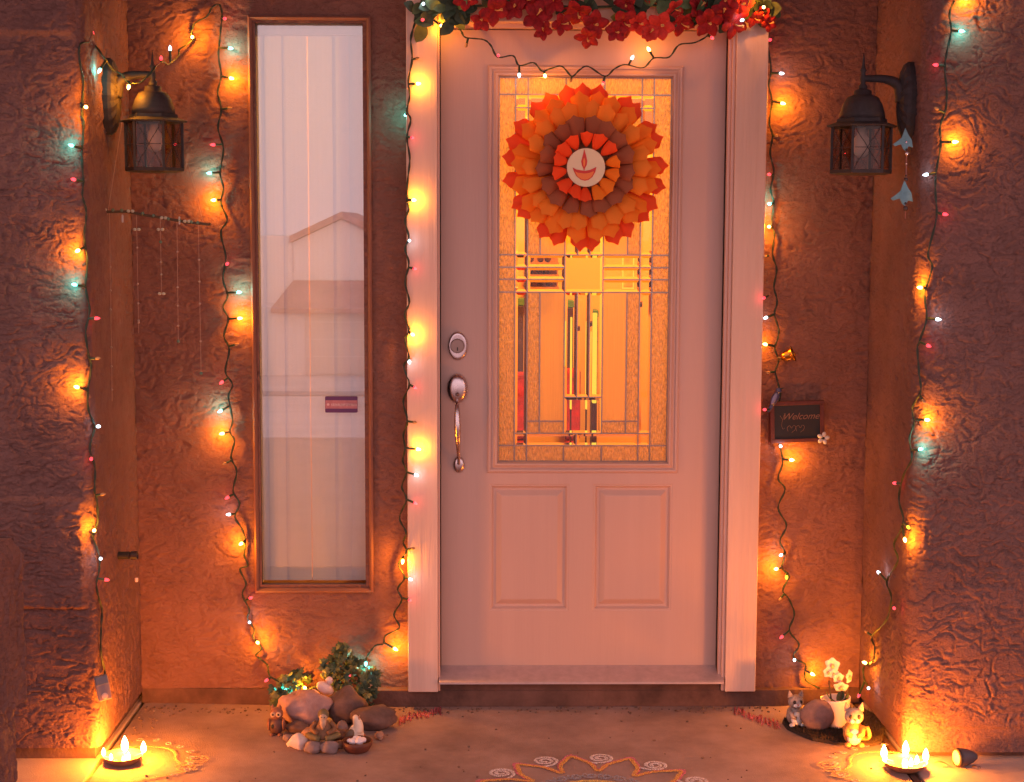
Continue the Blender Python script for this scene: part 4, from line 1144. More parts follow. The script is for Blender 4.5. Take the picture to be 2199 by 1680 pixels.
def leaf_mesh(L, W, m, name='leaf', fold=.25, lobes=0):
    b = MB(); n = 6; vs = []; fs = []
    for i in range(n+1):
        t = i/n; w = W * math.sin(math.pi * min(1, t*.94+.04))**.8 * (1 + .2*math.sin(t*9)*lobes)
        y = -.16*L*math.sin(t*2.4)
        for s_ in (-1, 0, 1): vs.append((s_*w, y + abs(s_)*-fold*w, L*t))
    for i in range(n):
        for j in range(2): fs.append((i*3+j, i*3+j+1, (i+1)*3+j+1, (i+1)*3+j))
    b.add(vs, fs); return b.mesh(name, m, True)
lf = [leaf_mesh(.062, .021, M_gleaf), leaf_mesh(.055, .018, M_gleaf2), leaf_mesh(.048, .024, M_gleaf)]
lfs = [leaf_mesh(.062, .020, M_gleaf), leaf_mesh(.062, .020, M_gleaf2)]
fpos = [(1000, 8, 0), (1062, 32, 1), (1035, 55, 2), (1105, 28, 3), (1152, 45, 1), (1130, 12, 0), (1205, 62, 2), (1190, 14, 3), (1242, 36, 0), (1275, 62, 1), (1262, 90, 3), (1322, 80, 2), (1345, 18, 1), (1372, 60, 'b'), (1395, 82, 'm'), (1420, 66, 'b'), (1448, 30, 'b'), (1462, 60, 2), (1340, 58, 3), (1500, 26, 0), (1520, 58, 1), (1553, 40, 3), (1575, 62, 2), (1590, 18, 'b'), (1620, 50, 1), (1650, 62, 0), (1560, 5, 2), (1480, -8, 1), (1240, -14, 2), (1090, -14, 3), (1390, -12, 0), (1168, 78, 0), (1640, 40, 3)]
rnd = random.Random(21)
for q, (px, py, k) in enumerate(fpos):
    me = fl_b if k == 'b' else fl_mum if k == 'm' else fl_me[k]
    sc = rnd.uniform(.70, .98) * (.62 if px > 1600 else 1) * (.8 if py > 75 else 1); py -= 11
    rot = Matrix.Rotation(R(rnd.uniform(-38, 38)), 3, 'Z') @ Matrix.Rotation(R(rnd.uniform(-10, 45)), 3, 'X') @ Matrix.Rotation(R(rnd.uniform(0, 72)), 3, 'Y')
    f = inst('flower', me, gl, at(px, py, -.115 + rnd.uniform(-.015, .015)), rot, (sc,)*3)
    sub('stamen', me_st, f)
for q in range(125):
    px = rnd.uniform(890, 1655) if q > 55 else rnd.uniform(888, 1000) if q > 30 else rnd.uniform(1370, 1655)
    py = rnd.uniform(-20, 36) + (10 if px < 990 else 0) + (rnd.uniform(0, 25) if q % 4 == 0 else 0)
    if 1010 < px < 1320: py -= 10
    a = rnd.uniform(-180, 180)
    rot = Matrix.Rotation(R(rnd.uniform(-50, 50)), 3, 'Z') @ Matrix.Rotation(R(rnd.uniform(-40, 40)), 3, 'X') @ Matrix.Rotation(R(a), 3, 'Y')
    sc = rnd.uniform(.75, 1.15)
    inst('leaf', rnd.choice(lf), gl, at(px, py, -.090 + rnd.uniform(-.012, .012)), rot, (sc,)*3)
b = MB(); b.tube(smooth_path([at(895, 25, -.085), at(1000, 15, -.085), at(1120, 10, -.085), at(1250, 16, -.085), at(1400, 12, -.085), at(1550, 20, -.085), at(1650, 15, -.085)], 4), .004, 6)
b.build('stem', M_gleaf, gl)

# ------------------------------------------------------------------ blue butterfly ornament on the right lantern
bs = thing('butterfly_mobile', atx(1945, 306, WR - .03), 'string of two pale blue butterflies and beads under the right lantern', 'ornament')
Yb = -.535
def bp(px, py): return at(px, py, Yb)
b = MB(); b.tube(smooth_path([bp(1946, 300), bp(1946, 360), bp(1945, 420), bp(1944, 470)], 3), .0009, 5); b.build('cord', mat('pink_cord', (.35, .15, .14), .7), bs)
M_bf = mat('blue_butterfly', (0.13, 0.25, 0.28), .55, var=.25, vscale=80)
M_bead = mat('dark_bead', (.05, .03, .03), .25); M_bead2 = mat('silver_bead', (.6, .5, .5), .25, metal=.8)
for px, py, sc in ((1943, 300, 1.0), (1941, 415, 1.12)):
    b = MB(); c = bp(px, py); u = .00136 * sc
    up = [(0, -24), (7, -10), (14, 0), (17, 16), (8, 14), (2, 24), (-3, 20), (-8, 10), (-20, 14), (-25, 10), (-14, 2), (-7, -4)]
    flat(b, [(c.x + x*u, c.z - z*u) for x, z in up], c.y, .0025)
    b.build('butterfly', M_bf, bs, bevel=.0006)
for px, py, r, m in ((1946, 306, .004, M_bead2), (1947, 330, .006, M_bead2), (1946, 322, .004, M_bead), (1945, 386, .006, M_bead), (1945, 378, .003, M_bead), (1944, 448, .0075, M_bead), (1944, 437, .004, M_bead), (1946, 352, .003, M_bead2)):
    b = MB(); b.ball(bp(px, py) + Vector((0, -.001, 0)), r, seg=10, rings=7); b.build('bead', m, bs, smooth=True)

# ------------------------------------------------------------------ bead mobile hanging from the left lantern
Yc = -.33
def cp(px, py): return at(px, py, Yc)
wch = thing('bead_mobile', cp(325, 465), 'driftwood bar with five beaded threads hanging under the left lantern', 'mobile')
b = MB(); b.tube(smooth_path([cp(190, 452), cp(230, 455), cp(272, 455), cp(310, 462), cp(360, 470), cp(405, 478), cp(452, 482)], 4), [.0030]*25 if False else .0042, 7); b.build('bar', mat('driftwood', (.07, .045, .03), .9, bump=.001), wch)
M_thr = mat('pale_thread', (.36, .20, .14), .7); M_cry = mat('crystal_bead', (.55, .38, .30), .15, trans=.35); M_grn = mat('green_bead', (.10, .16, .12), .2)
for a, c_ in (((262, 262), (231, 462)), ((405, 355), (437, 481))):
    b = MB(); b.tube([cp(*a), cp(*c_)], .0009, 5); b.build('hanger', M_thr, wch)
threads = [((235, 458), (241, 862), [(574, 'c'), (624, 'c'), (665, 'c'), (746, 'c'), (787, 'c'), (837, 'c')]),
           ((293, 460), (298, 716), [(493, 'f'), (532, 'c'), (610, 'c'), (652, 'c'), (689, 'c'), (693, 'c')]),
           ((344, 466), (347, 634), [(493, 'f'), (520, 'g'), (563, 'c'), (590, 'c'), (631, 'f')]),
           ((380, 474), (383, 738), [(541, 'c'), (617, 'c'), (657, 'c'), (700, 'c'), (733, 'g')]),
           ((426, 480), (432, 804), [(558, 'c'), (605, 'c'), (652, 'c'), (733, 'c'), (802, 'g')])]
me_bc = MB(); me_bc.ball((0, 0, 0), .0038, seg=8, rings=6); me_bc = me_bc.mesh('bead', M_cry, True)
me_bg = MB(); me_bg.ball((0, 0, 0), .0052, seg=8, rings=6); me_bg = me_bg.mesh('bead', M_grn, True)
me_bf = MB(); me_bf.ball((-.006, 0, 0), .0055, .004, .0045, 8, 6); me_bf.ball((.006, 0, 0), .0055, .004, .0045, 8, 6); me_bf = me_bf.mesh('bead', mat('pale_stone', (.42, .40, .32), .5), True)
for (a, c_, bd) in threads:
    b = MB(); b.tube([cp(*a), cp(*c_)], .00085, 5); th = b.build('thread', M_thr, wch)
    for py, k in bd:
        f = (py - a[1]) / (c_[1] - a[1]); px = a[0] + (c_[0] - a[0]) * f
        inst('bead', {'c': me_bc, 'g': me_bg, 'f': me_bf}[k], th, cp(px, py))
for q, px in enumerate((203, 222, 243, 262, 281, 307, 330, 352, 362, 386, 402, 412, 425)):
    py = np.interp(px, [190, 272, 310, 360, 452], [450, 452, 459, 470, 482])
    o = inst('bead', (me_bg, me_bf, me_bg)[q % 3], wch, cp(px, py) + Vector((0, -.004, 0)))
b = MB()
for px, py in ((264, 470), (386, 474)):
    p = cp(px, py); b.lathe([(.001, -.012), (.003, -.010), (.003, .010), (.001, .012)], 8, Matrix.Translation(p + Vector((0, -.006, 0))))
b.build('crystal_drop', mat('clear_crystal', (.8, .75, .75), .1, trans=.6), wch)

# small fittings in the left corner
sf = thing('wall_fitting', atx(258, 1193, WL), 'short black cylindrical fitting sticking out of the left side wall', 'fitting')
p = atx(262, 1193, WL + .012)
b = MB(); b.lathe([(.012, -.02), (.012, .022), (.010, .024)], 14, Matrix.Translation(p) @ Matrix.Rotation(R(90), 4, 'Y')); b.build('collar', M_dark, sf)
b = MB(); b.lathe([(.0125, .026), (.0135, .028), (.0135, .046), (.011, .048), (.0105, .044), (.001, .044)], 14, Matrix.Translation(p) @ Matrix.Rotation(R(90), 4, 'Y')); b.build('knob', mat('black_plastic', (.03, .02, .025), .3), sf, bevel=.001)
p = atx(293, 1246, WL + .018)
sf2 = MB(); sf2.lathe([(.004, -.006), (.0055, -.004), (.0055, .006), (.002, .008)], 8, Matrix.Translation(p))
tag(sf2.build('screw_cap', mat('pale_cap', (.75, .52, .48), .35), None, origin=p), 'tiny pale pink cap low in the left corner below the black fitting', 'cap')

# ------------------------------------------------------------------ welcome sign, bird, bell on the right
sg = thing('welcome_sign', at(1710, 905, -.02), 'small black welcome board with red frame and white flower', 'sign')
Ys = -.03
M_sfr = mat('sign_frame', (.10, .018, .012), .6, var=.3, vscale=40)
z0s, z1s, x0s, x1s = at(1710, 950, Ys).z, at(1710, 862, Ys).z, at(1654, 900, Ys).x, at(1770, 900, Ys).x
cs = Vector(((x0s+x1s)/2, Ys, (z0s+z1s)/2)); wS, hS = (x1s-x0s)/2, (z1s-z0s)/2
Ms = Matrix.Translation(cs) @ Matrix.Rotation(R(-2.0), 4, 'Y')
b = MB(); b.box(-wS+.012, wS-.012, .001, .010, -hS+.010, hS-.010, Ms); bd = b.build('board', mat('chalkboard', (.012, .008, .007), .55), sg)
for x0, x1, z0, z1 in ((-wS, wS, hS-.012, hS), (-wS, wS, -hS, -hS+.012), (-wS, -wS+.013, -hS+.0125, hS-.0125), (wS-.013, wS, -hS+.0125, hS-.0125)):
    b = MB(); b.box(x0, x1, -.005, .012, z0, z1, Ms); b.build('frame_rail', M_sfr, sg, bevel=.001)
M_chalk = mat('chalk_text', (.20, .105, .07), .9)
tcu = bpy.data.curves.new('lettering', 'FONT'); tcu.body = 'Welcome'; tcu.size = .030; tcu.shear = .45; tcu.extrude = .0004; tcu.align_x = 'CENTER'
tob = bpy.data.objects.new('tmp_text', tcu); col.objects.link(tob)
dg = bpy.context.evaluated_depsgraph_get()
tme = bpy.data.meshes.new_from_object(tob.evaluated_get(dg)); bpy.data.objects.remove(tob)
tme.transform(Matrix.Translation(cs - wl_(sg)) @ Matrix.Rotation(R(-2), 4, 'Y') @ Matrix.Translation((.010, -.0008, .008)) @ Matrix.Rotation(R(90), 4, 'X'))
tme.materials.clear(); tme.materials.append(M_chalk)
o = bpy.data.objects.new('lettering', tme); col.objects.link(o); o.parent = sg
b = MB()
def sp(pts, r=.0007): b.tube([Ms @ Vector((x, -.0006, z)) for x, z in smooth2(pts)], r, 4)
def smooth2(pts):
    q = smooth_path([Vector((x, 0, z)) for x, z in pts], 5); return [(v.x, v.z) for v in q]
sp([(-.055, .022), (-.050, .014), (-.046, .008), (-.044, .018), (-.040, .024)])
sp([(-.047, .008), (-.050, -.010), (-.046, -.022), (-.040, -.018)])
for cx0 in (-.018, .010):
    sp([(cx0 - .012, -.030), (cx0 - .014, -.018), (cx0 - .006, -.012), (cx0, -.020), (cx0 + .006, -.011), (cx0 + .013, -.016), (cx0 + .010, -.026), (cx0, -.034)])
b.build('chalk_doodle', M_chalk, sg)
fc = Ms @ Vector((wS - .006, -.012, -hS + .012))
for k in range(5):
    a = 2*math.pi*k/5 + .2
    b = MB(); b.ball(fc + Vector((.0125*math.sin(a), 0, .0125*math.cos(a))), .0068, .004, .0085, 10, 7, M=Matrix.Rotation(a, 3, 'Y')); b.build('flower_petal', mat('white_petal', (.55, .50, .48), .6), sg, smooth=True)
b = MB(); b.ball(fc + Vector((0, -.001, 0)), .004, seg=8, rings=6); b.build('flower_centre', M_dark, sg, smooth=True)
b = MB(); p = at(1655, 930, -.02); b.box(p.x - .006, p.x - .001, -.02, -.012, at(1655, 955, -.02).z, at(1655, 880, -.02).z); b.build('side_bar', M_sfr, sg)
bi = thing('bird_ornament', at(1664, 855, -.055), 'small dark blue bird ornament perched on the corner of the welcome board', 'bird figurine')
M_bird = mat('blue_glaze', (.055, .06, .14), .25, var=.3, vscale=60)
ax = Matrix.Rotation(R(24), 3, 'Y')
c = at(1664, 856, -.055)
b = MB(); b.ball(c, .012, .012, .026, 14, 10, M=ax); b.build('body', M_bird, bi, smooth=True)
b = MB(); b.ball(c + ax @ Vector((0, 0, .028)), .010, .010, .010, 12, 8); hd = b.build('head', M_bird, bi, smooth=True)
b = MB(); q = c + ax @ Vector((0, 0, .030)); b.tube([q + Vector((.006, -.002, .004)), q + Vector((.018, -.003, .008))], [.003, .0005], 6); b.build('beak', M_dark, hd)
b = MB(); b.ball(c + Vector((-.004, -.011, 0)), .006, .003, .020, 10, 7, M=ax); b.build('wing', mat('blue_wing', (.16, .17, .30), .3), bi, smooth=True)
b = MB(); q = c + ax @ Vector((0, 0, -.024)); b.tube([q, q + Vector((-.010, 0, -.022))], [.007, .003], 6); b.build('tail', M_bird, bi)
be = thing('brass_bell', at(1690, 765, -.05), 'small brass bell ornament on the wall above the welcome board', 'bell')
M_brass = mat('old_brass', (.55, .26, .05), .25, metal=1, var=.3, vscale=50)
c = at(1680, 768, -.045)
Mb = Matrix.Translation(c) @ Matrix.Rotation(R(68), 4, 'Y') @ Matrix.Rotation(R(15), 4, 'X')
b = MB(); b.lathe([(.006, -.004), (.012, .002), (.0165, .012), (.018, .024), (.022, .032), (.026, .036), (.0255, .037), (.018, .030), (.004, .010)], 18, Mb); b.build('cup', M_brass, be, smooth=True)
b = MB(); b.tube([Mb @ Vector((0, 0, .01)), Mb @ Vector((.002, 0, .034))], .0015, 5); b.ball(Mb @ Vector((.002, 0, .038)), .006, seg=10, rings=6); b.build('clapper', M_brass, be, smooth=True)
b = MB(); b.tube(smooth_path([Mb @ Vector((0, 0, -.004)), Mb @ Vector((-.004, 0, -.014)), Mb @ Vector((.006, 0, -.012)), Mb @ Vector((.003, 0, -.004))], 4), .0015, 5); b.build('loop', M_brass, be)

# ------------------------------------------------------------------ oil lamps (diyas)
M_clay = mat('lamp_clay', (.50, .20, .09), .45, var=.25, vscale=40)
M_oil = mat('lamp_oil', (.75, .50, .16), .08, spec=.8)
M_flame = glow_mat('flame_glow', (1.0, .72, .25), 16)
b = MB(); b.lathe([(.0010, -.004), (.0045, -.001), (.0066, .005), (.0068, .011), (.0055, .018), (.0034, .024), (.0012, .029), (.0003, .031)], 12); me_fl = b.mesh('flame', M_flame, True)
def diya(px, py, rad, flames, label, pw):
    c = fl(px, py)
    t = thing('oil_lamp', c, label, 'oil lamp', 'lit clay oil lamps on the porch floor')
    b = MB()
    b.lathe([(rad*.55, 0), (rad*.62, .003), (rad*.86, .012), (rad*1.0, .024), (rad*1.03, .026), (rad*.98, .026), (rad*.84, .016), (rad*.5, .009), (.001, .008)], 32, Matrix.Translation(c))
    b.build('bowl', M_clay, t, smooth=True)
    b = MB(); b.lathe([(rad*.90, .0175), (rad*.90, .0185), (.001, .0186)], 28, Matrix.Translation(c)); b.build('oil', M_oil, t)
    for a, rr1, sc in flames:
        p = c + Vector((rad*rr1*math.cos(R(a)), rad*rr1*math.sin(R(a)), .024))
        b = MB(); b.tube([p + Vector((-math.cos(R(a))*rad*.45, -math.sin(R(a))*rad*.45, -.006)), p + Vector((0, 0, -.002)), p + Vector((0, 0, .004))], .0022, 6); wk = b.build('wick', mat('cotton_wick', (.6, .5, .4), .9), t)
        f = inst('flame', me_fl, wk, p + Vector((0, 0, .004)), None, (sc*1.15, sc*1.15, sc))
        l_ = bpy.data.lights.new('flame_light', 'POINT'); l_.energy = pw * sc; l_.color = (1.0, .255, .012); l_.shadow_soft_size = .008
        lo = bpy.data.objects.new('flame_light', l_); col.objects.link(lo); lo.location = p + Vector((0, 0, .020))
    return t
diya(265, 1639, .057, [(95, .62, 1.35), (20, 1.02, 1.0), (190, .96, .7), (245, .96, .6), (300, .9, .65)], 'lit clay oil lamp on chalk drawing beside the left pillar', 5.5)
diya(1944, 1653, .063, [(150, 1.0, 1.15), (75, .98, 1.25), (185, .98, .8), (5, .95, 1.1), (275, .70, .75), (320, .55, .75)], 'lit clay oil lamp on chalk drawing beside the right pillar', 4.6)

# ------------------------------------------------------------------ chalk drawings on the floor
def chalk_mat(name, c):
    m = bpy.data.materials.new(name); n, l = nt(m)
    b = n['Principled BSDF']; b.inputs['Base Color'].default_value = (*c, 1); b.inputs['Roughness'].default_value = 1
    tc = n.new('ShaderNodeTexCoord'); t = n.new('ShaderNodeTexNoise'); t.inputs['Scale'].default_value = 260; t.inputs['Detail'].default_value = 4
    l.new(tc.outputs['Object'], t.inputs[0]); cr = n.new('ShaderNodeValToRGB'); cr.color_ramp.elements[0].position = .36; cr.color_ramp.elements[1].position = .56
    l.new(t.outputs['Fac'], cr.inputs[0]); l.new(cr.outputs[0], b.inputs['Alpha']); return m
C_w = chalk_mat('chalk_white', (.80, .66, .62)); C_p = chalk_mat('chalk_pink', (.72, .17, .24)); C_o = chalk_mat('chalk_orange', (.78, .38, .08))
C_of = chalk_mat('chalk_faint_orange', (.58, .36, .17)); C_wf = chalk_mat('chalk_faint_white', (.50, .40, .38)); C_b = chalk_mat('chalk_blue', (.32, .30, .33)); C_y = chalk_mat('chalk_yellow', (.78, .50, .10))
def ribbon(b, pts, w, z):
    pts = [Vector((p[0], p[1], z)) for p in pts]; n = len(pts); vs = []; fs = []
    for i, p in enumerate(pts):
        t = (pts[min(i+1, n-1)] - pts[max(i-1, 0)]).normalized(); s_ = Vector((-t.y, t.x, 0)) * w * .5 * (1 + .25*math.sin(i*2.7))
        for dz in (0, .0012):
            vs += [p + s_ + Vector((0, 0, dz - .0012)), p - s_ + Vector((0, 0, dz - .0012))]
    for i in range(n-1):
        a, c_ = i*4, (i+1)*4
        fs += [(a+2, a+3, c_+3, c_+2), (a, a+2, c_+2, c_), (a+1, c_+1, c_+3, a+3)]
    b.add(vs, fs)
def sm(pts, n=6): return [(v.x, v.y) for v in smooth_path([Vector((p[0], p[1], 0)) for p in pts], n)]
def spiral(cx, cy, r, a0, turns=2.1, tail=0, s=1):
    out = []
    N = 34
    for i in range(N):
        t = i/(N-1); a = R(a0) + s*t*turns*2*math.pi; rr = r*(1 - .82*t)
        out.append((cx + rr*math.cos(a), cy + rr*math.sin(a)))
    return out
rc = (.304, -.864)
rg = thing('chalk_rangoli', (rc[0], rc[1], 0), 'large flower shaped chalk rangoli on the floor in front of the door', 'chalk drawing')
def pol(r, a): return (rc[0] + r*math.cos(R(a)), rc[1] + r*math.sin(R(a)))
b = MB()
for k in range(12):
    a = 23 + 30*k; c_ = pol(.318, a)
    pts = spiral(c_[0], c_[1], .036, a - 60 - 90, 2.0)
    tail = [(c_[0] + .050*math.cos(R(a + 150)), c_[1] + .050*math.sin(R(a + 150))), (c_[0] + .040*math.cos(R(a + 190)), c_[1] + .040*math.sin(R(a+190)))]
    b = MB(); ribbon(b, sm(tail + pts[::1]), .0085, .0035); b.build('white_swirl', C_w, rg)
for mm, dr, w, nm, z in ((C_p, .010, .012, 'pink_outline', .0030), (C_o, 0, .012, 'orange_outline', .0040)):
    b = MB(); pts = []
    for k in range(12):
        a = 23 + 30*k
        pts += [pol(.206 + dr, a), pol(.262 + dr, a + 5), pol(.300 + dr, a + 10.5), pol(.330 + dr*1.4, a + 15), pol(.300 + dr, a + 19.5), pol(.262 + dr, a + 25)]
    pts.append(pts[0]); ribbon(b, sm(pts, 5), w, z); b.build(nm, mm, rg)
b = MB()
for k in range(24):
    a = 15*k; c_ = pol(.166, a); b = MB(); ribbon(b, spiral(c_[0], c_[1], .022, a + 40, 1.5), .0075, .0037 if k % 2 else .0043); b.build('blue_swirl', C_b, rg)
b = MB(); ribbon(b, [pol(.126, a) for a in range(0, 361, 6)], .013, .0033)
for k in range(8): c_ = pol(.07, 45*k); ribbon(b, spiral(c_[0], c_[1], .028, 45*k, 1.2), .010, .0033)
b.build('yellow_centre', C_y, rg)
for nm, cpx, label, sgn in (('l', (262, 1640), 'chalk rangoli curling around the left oil lamp', 1), ('r', (1942, 1652), 'chalk rangoli curling around the right oil lamp', -1)):
    c0 = fl(*cpx)
    t_ = thing('chalk_rangoli', (c0.x, c0.y, 0), label, 'chalk drawing')
    def q_(r, a): return (c0.x + sgn * r*math.cos(R(a)), c0.y + r*math.sin(R(a)))
    b = MB(); ribbon(b, sm([q_(.135, 100), q_(.150, 75), q_(.165, 50), q_(.160, 30), q_(.150, 15), q_(.165, 0), q_(.205, -8), q_(.235, -4)]), .009, .0035)
    s1 = spiral(c0.x + sgn*.215, c0.y + .030, .036, 200 if sgn > 0 else -20, 2.0, s=sgn); ribbon(b, s1, .0055, .0035)
    s2 = spiral(c0.x + sgn*.190, c0.y - .045, .034, 160 if sgn > 0 else 20, 2.0, s=-sgn); ribbon(b, s2, .0055, .0035)
    ribbon(b, sm([q_(.235, -14), q_(.19, -30), q_(.17, -50), q_(.18, -80)]), .009, .0035)
    b.build('orange_scroll', C_of, t_)
    b = MB()
    for k in range(9):
        a = 88 - 15*k; p_ = q_(.200 + .006*math.sin(k*2), a); b = MB(); ribbon(b, spiral(p_[0], p_[1], .013, 40*k, 1.1), .0045, .0045); b.build('white_loop', C_wf, t_)
for pts, label in (([(858, 1549), (880, 1541), (905, 1536), (930, 1530), (947, 1527)], 'smudged pink chalk line on the floor left of the door'), ([(1577, 1527), (1600, 1534), (1625, 1544), (1650, 1552), (1673, 1560)], 'smudged pink chalk line on the floor right of the door')):
    b = MB()
    rz = random.Random(int(pts[0][0])); N = 46; zz = []
    for i in range(N):                                  # one quick zigzag scribble
        t = i/(N-1)*(len(pts)-1); k = min(int(t), len(pts)-2); f = t - k
        x = pts[k][0]*(1-f) + pts[k+1][0]*f; y = pts[k][1]*(1-f) + pts[k+1][1]*f
        zz.append((x + rz.uniform(-3, 3), y + (10 if i % 2 else -9) * rz.uniform(.4, 1.2)))
    ribbon(b, [(fl(*q).x, fl(*q).y) for q in zz], .0048, .0028)
    o_ = fl(*pts[2]); tag(b.build('chalk_line', C_p, None, origin=(o_.x, o_.y, 0)), label, 'chalk line')

# ------------------------------------------------------------------ stones and figurines left of the door
def rock(px, pyb, w, d, h, m, label, seed, rotz=0, jit=.35, name='stone', group=None, z=0):
    """px, pyb: where the middle of its base touches the floor"""
    c = fl(px, pyb, z)
    b = MB(); b.ball(c + Vector((0, 0, h*.46)), w/2, d/2, h/2, 22, 14, jit, M=Matrix.Rotation(R(rotz), 3, 'Z'), seed=seed)
    b.v = [(x, y, max(zz, z + .0005)) for x, y, zz in b.v]
    o = b.build(name, m, None, smooth=True, origin=(c.x, c.y, z))
    return tag(o, label, 'stone', group)
M_rpink = mat('rock_pink', (.42, .24, .21), .85, var=.35, vscale=25, bump=.002, bscale=60)
M_rdark = mat('rock_dark', (.15, .085, .07), .85, var=.4, vscale=25, bump=.002, bscale=60)
M_rgrey = mat('rock_grey', (.27, .18, .165), .85, var=.3, vscale=30, bump=.0015, bscale=70)
M_rwhite = mat('rock_white', (.68, .52, .46), .8, var=.2, vscale=30, bump=.001, bscale=80)
M_rtan = mat('rock_tan', (.36, .20, .14), .85, var=.35, vscale=30, bump=.002, bscale=60)
rock(652, 1560, .155, .10, .125, M_rpink, 'large rounded pinkish stone at the back of the stone pile', 2)
rock(742, 1552, .130, .09, .112, M_rdark, 'large dark grey stone behind the cream bird figurine', 5)
rock(800, 1566, .145, .085, .076, M_rdark, 'long flat dark stone at the right end of the pile', 9, 10)
rock(606, 1556, .05, .05, .034, M_rdark, 'small dark stone behind the brown owl figurine', 13)
rock(640, 1573, .075, .05, .036, M_rdark, 'dark stone under the left side of the seated figurine', 15)
rock(692, 1588, .115, .07, .040, M_rtan, 'flat tan stone that the seated figurine sits on', 17, -6, .3)
rock(727, 1588, .070, .05, .034, M_rdark, 'dark greenish stone beside the cream bird figurine', 19)
rock(642, 1609, .060, .045, .048, M_rwhite, 'whitish pebble at the front left of the stone pile', 21, 0, .25)
rock(673, 1618, .056, .040, .038, M_rgrey, 'brownish grey pebble between the white pebble and the grey one', 23, 0, .2)
rock(707, 1618, .056, .042, .040, M_rgrey, 'grey pebble just left of the brown bowl', 25, 0, .2)
for q, (px, py, w, m, lb) in enumerate(((618, 1592, .032, M_rgrey, 'little grey pebble in front of the brown owl figurine'), (659, 1596, .030, M_rwhite, 'little pale pebble wedged behind the whitish pebble'), (690, 1603, .030, M_rwhite, 'little pale pebble behind the two front grey pebbles'),
        (727, 1607, .034, M_rtan, 'little tan pebble between the grey pebble and the clay bowl'), (623, 1604, .024, M_rwhite, 'smallest pale pebble at the left tip of the stone pile'), (735, 1570, .045, M_rgrey, 'mid grey stone behind the seated figurine'), (815, 1588, .036, M_rtan, 'little tan pebble in front of the long flat dark stone'))):
    rock(px, py, w, w*.8, w*.72, m, lb, 40 + q, 15*q, .25)
bo = thing('clay_bowl', fl(767, 1614), 'small dark brown clay bowl holding white cotton, front of the stone pile', 'bowl')
c = fl(767, 1614)
b = MB(); b.lathe([(.026, 0), (.036, .006), (.044, .020), (.046, .033), (.043, .035), (.040, .026), (.030, .012), (.001, .010)], 24, Matrix.Translation(c)); b.build('bowl', mat('bowl_clay', (.13, .035, .02), .55, var=.4, vscale=40, bump=.0015), bo, smooth=True)
for dx, dy, r in ((-.012, -.008, .012), (.006, -.006, .016), (.016, .004, .011), (-.004, .008, .013), (-.022, -.002, .008)):
    b = MB(); b.ball(c + Vector((dx, dy, .034)), r, r, r*.75, 12, 8, .35, seed=int(dx*900)); b.build('cotton_tuft', mat('cotton', (.78, .66, .66), .95), bo, smooth=True)
# grit and crumbs blown against the curb
b = MB(); rg0 = random.Random(77)
for k in range(420):
    if k % 3: x_, y_2 = rg0.uniform(WL + .02, WR - .03), -.055 - abs(rg0.gauss(0, .035))
    elif k % 2: x_, y_2 = WL + .02 + abs(rg0.gauss(0, .05)), rg0.uniform(-.5, -.02)
    else: x_, y_2 = rg0.uniform(WL + .05, WR - .05), rg0.uniform(-1.0, -.1)
    r_ = rg0.uniform(.0012, .0038)
    b.box(-r_, r_, -r_*.8, r_*.8, 0, r_, Matrix.Translation((x_, y_2, .0004)) @ Matrix.Rotation(rg0.uniform(0, 3), 4, 'Z') @ Matrix.Rotation(rg0.uniform(-.4, .4), 4, 'X'))
tag(b.build('grit', mat('grit', (.20, .12, .09), .95, var=.6, vscale=8)), 'scattered grit and crumbs along the foot of the entrance wall', 'grit', kind='stuff')
# seated bearded figurine
sf_ = thing('seated_figurine', fl(695, 1584, .038), 'small brown seated bearded figurine with a hood on the flat tan stone', 'figurine')
c = fl(695, 1584, .036)
M_figb = mat('figure_brown', (.22, .10, .045), .7, var=.4, vscale=50); M_figs = mat('figure_beard', (.50, .33, .22), .7, var=.25, vscale=60); M_figo = mat('figure_olive', (.17, .12, .05), .7, var=.3, vscale=50)
b = MB(); b.lathe([(.036, 0), (.040, .008), (.030, .022), (.022, .040), (.014, .052), (.008, .058)], 16, Matrix.Translation(c), 1.0, .75); b.build('robe', M_figb, sf_, smooth=True)
b = MB(); b.ball(c + Vector((0, -.004, .064)), .013, .012, .015, 14, 10); hd = b.build('head', M_figs, sf_, smooth=True)
b = MB(); b.ball(c + Vector((0, .002, .070)), .017, .015, .017, 14, 9); b.build('hood', M_figo, hd, smooth=True)
b = MB(); b.tube([c + Vector((0, -.014, .060)), c + Vector((0, -.020, .046)), c + Vector((0, -.021, .030))], [.011, .009, .002], 10); b.build('beard', M_figs, hd, smooth=True)
for dx in (-.005, .005):
    b = MB(); b.ball(c + Vector((dx, -.0155, .066)), .0016, seg=6, rings=4); b.build('eye', M_dark, hd)
b = MB(); b.ball(c + Vector((0, -.017, .061)), .003, seg=8, rings=5); b.build('nose', M_figs, hd, smooth=True)
for s_ in (-1, 1):
    b = MB(); b.tube(smooth_path([c + Vector((s_*.020, 0, .048)), c + Vector((s_*.034, -.008, .030)), c + Vector((s_*.014, -.026, .020))], 3), .0075, 8); b.build('arm', M_figb, sf_, smooth=True)
    b = MB(); b.tube(smooth_path([c + Vector((s_*.014, -.008, .010)), c + Vector((s_*.046, -.014, .012)), c + Vector((s_*.008, -.034, .006))], 3), .009, 8); b.build('leg', M_figo, sf_, smooth=True)
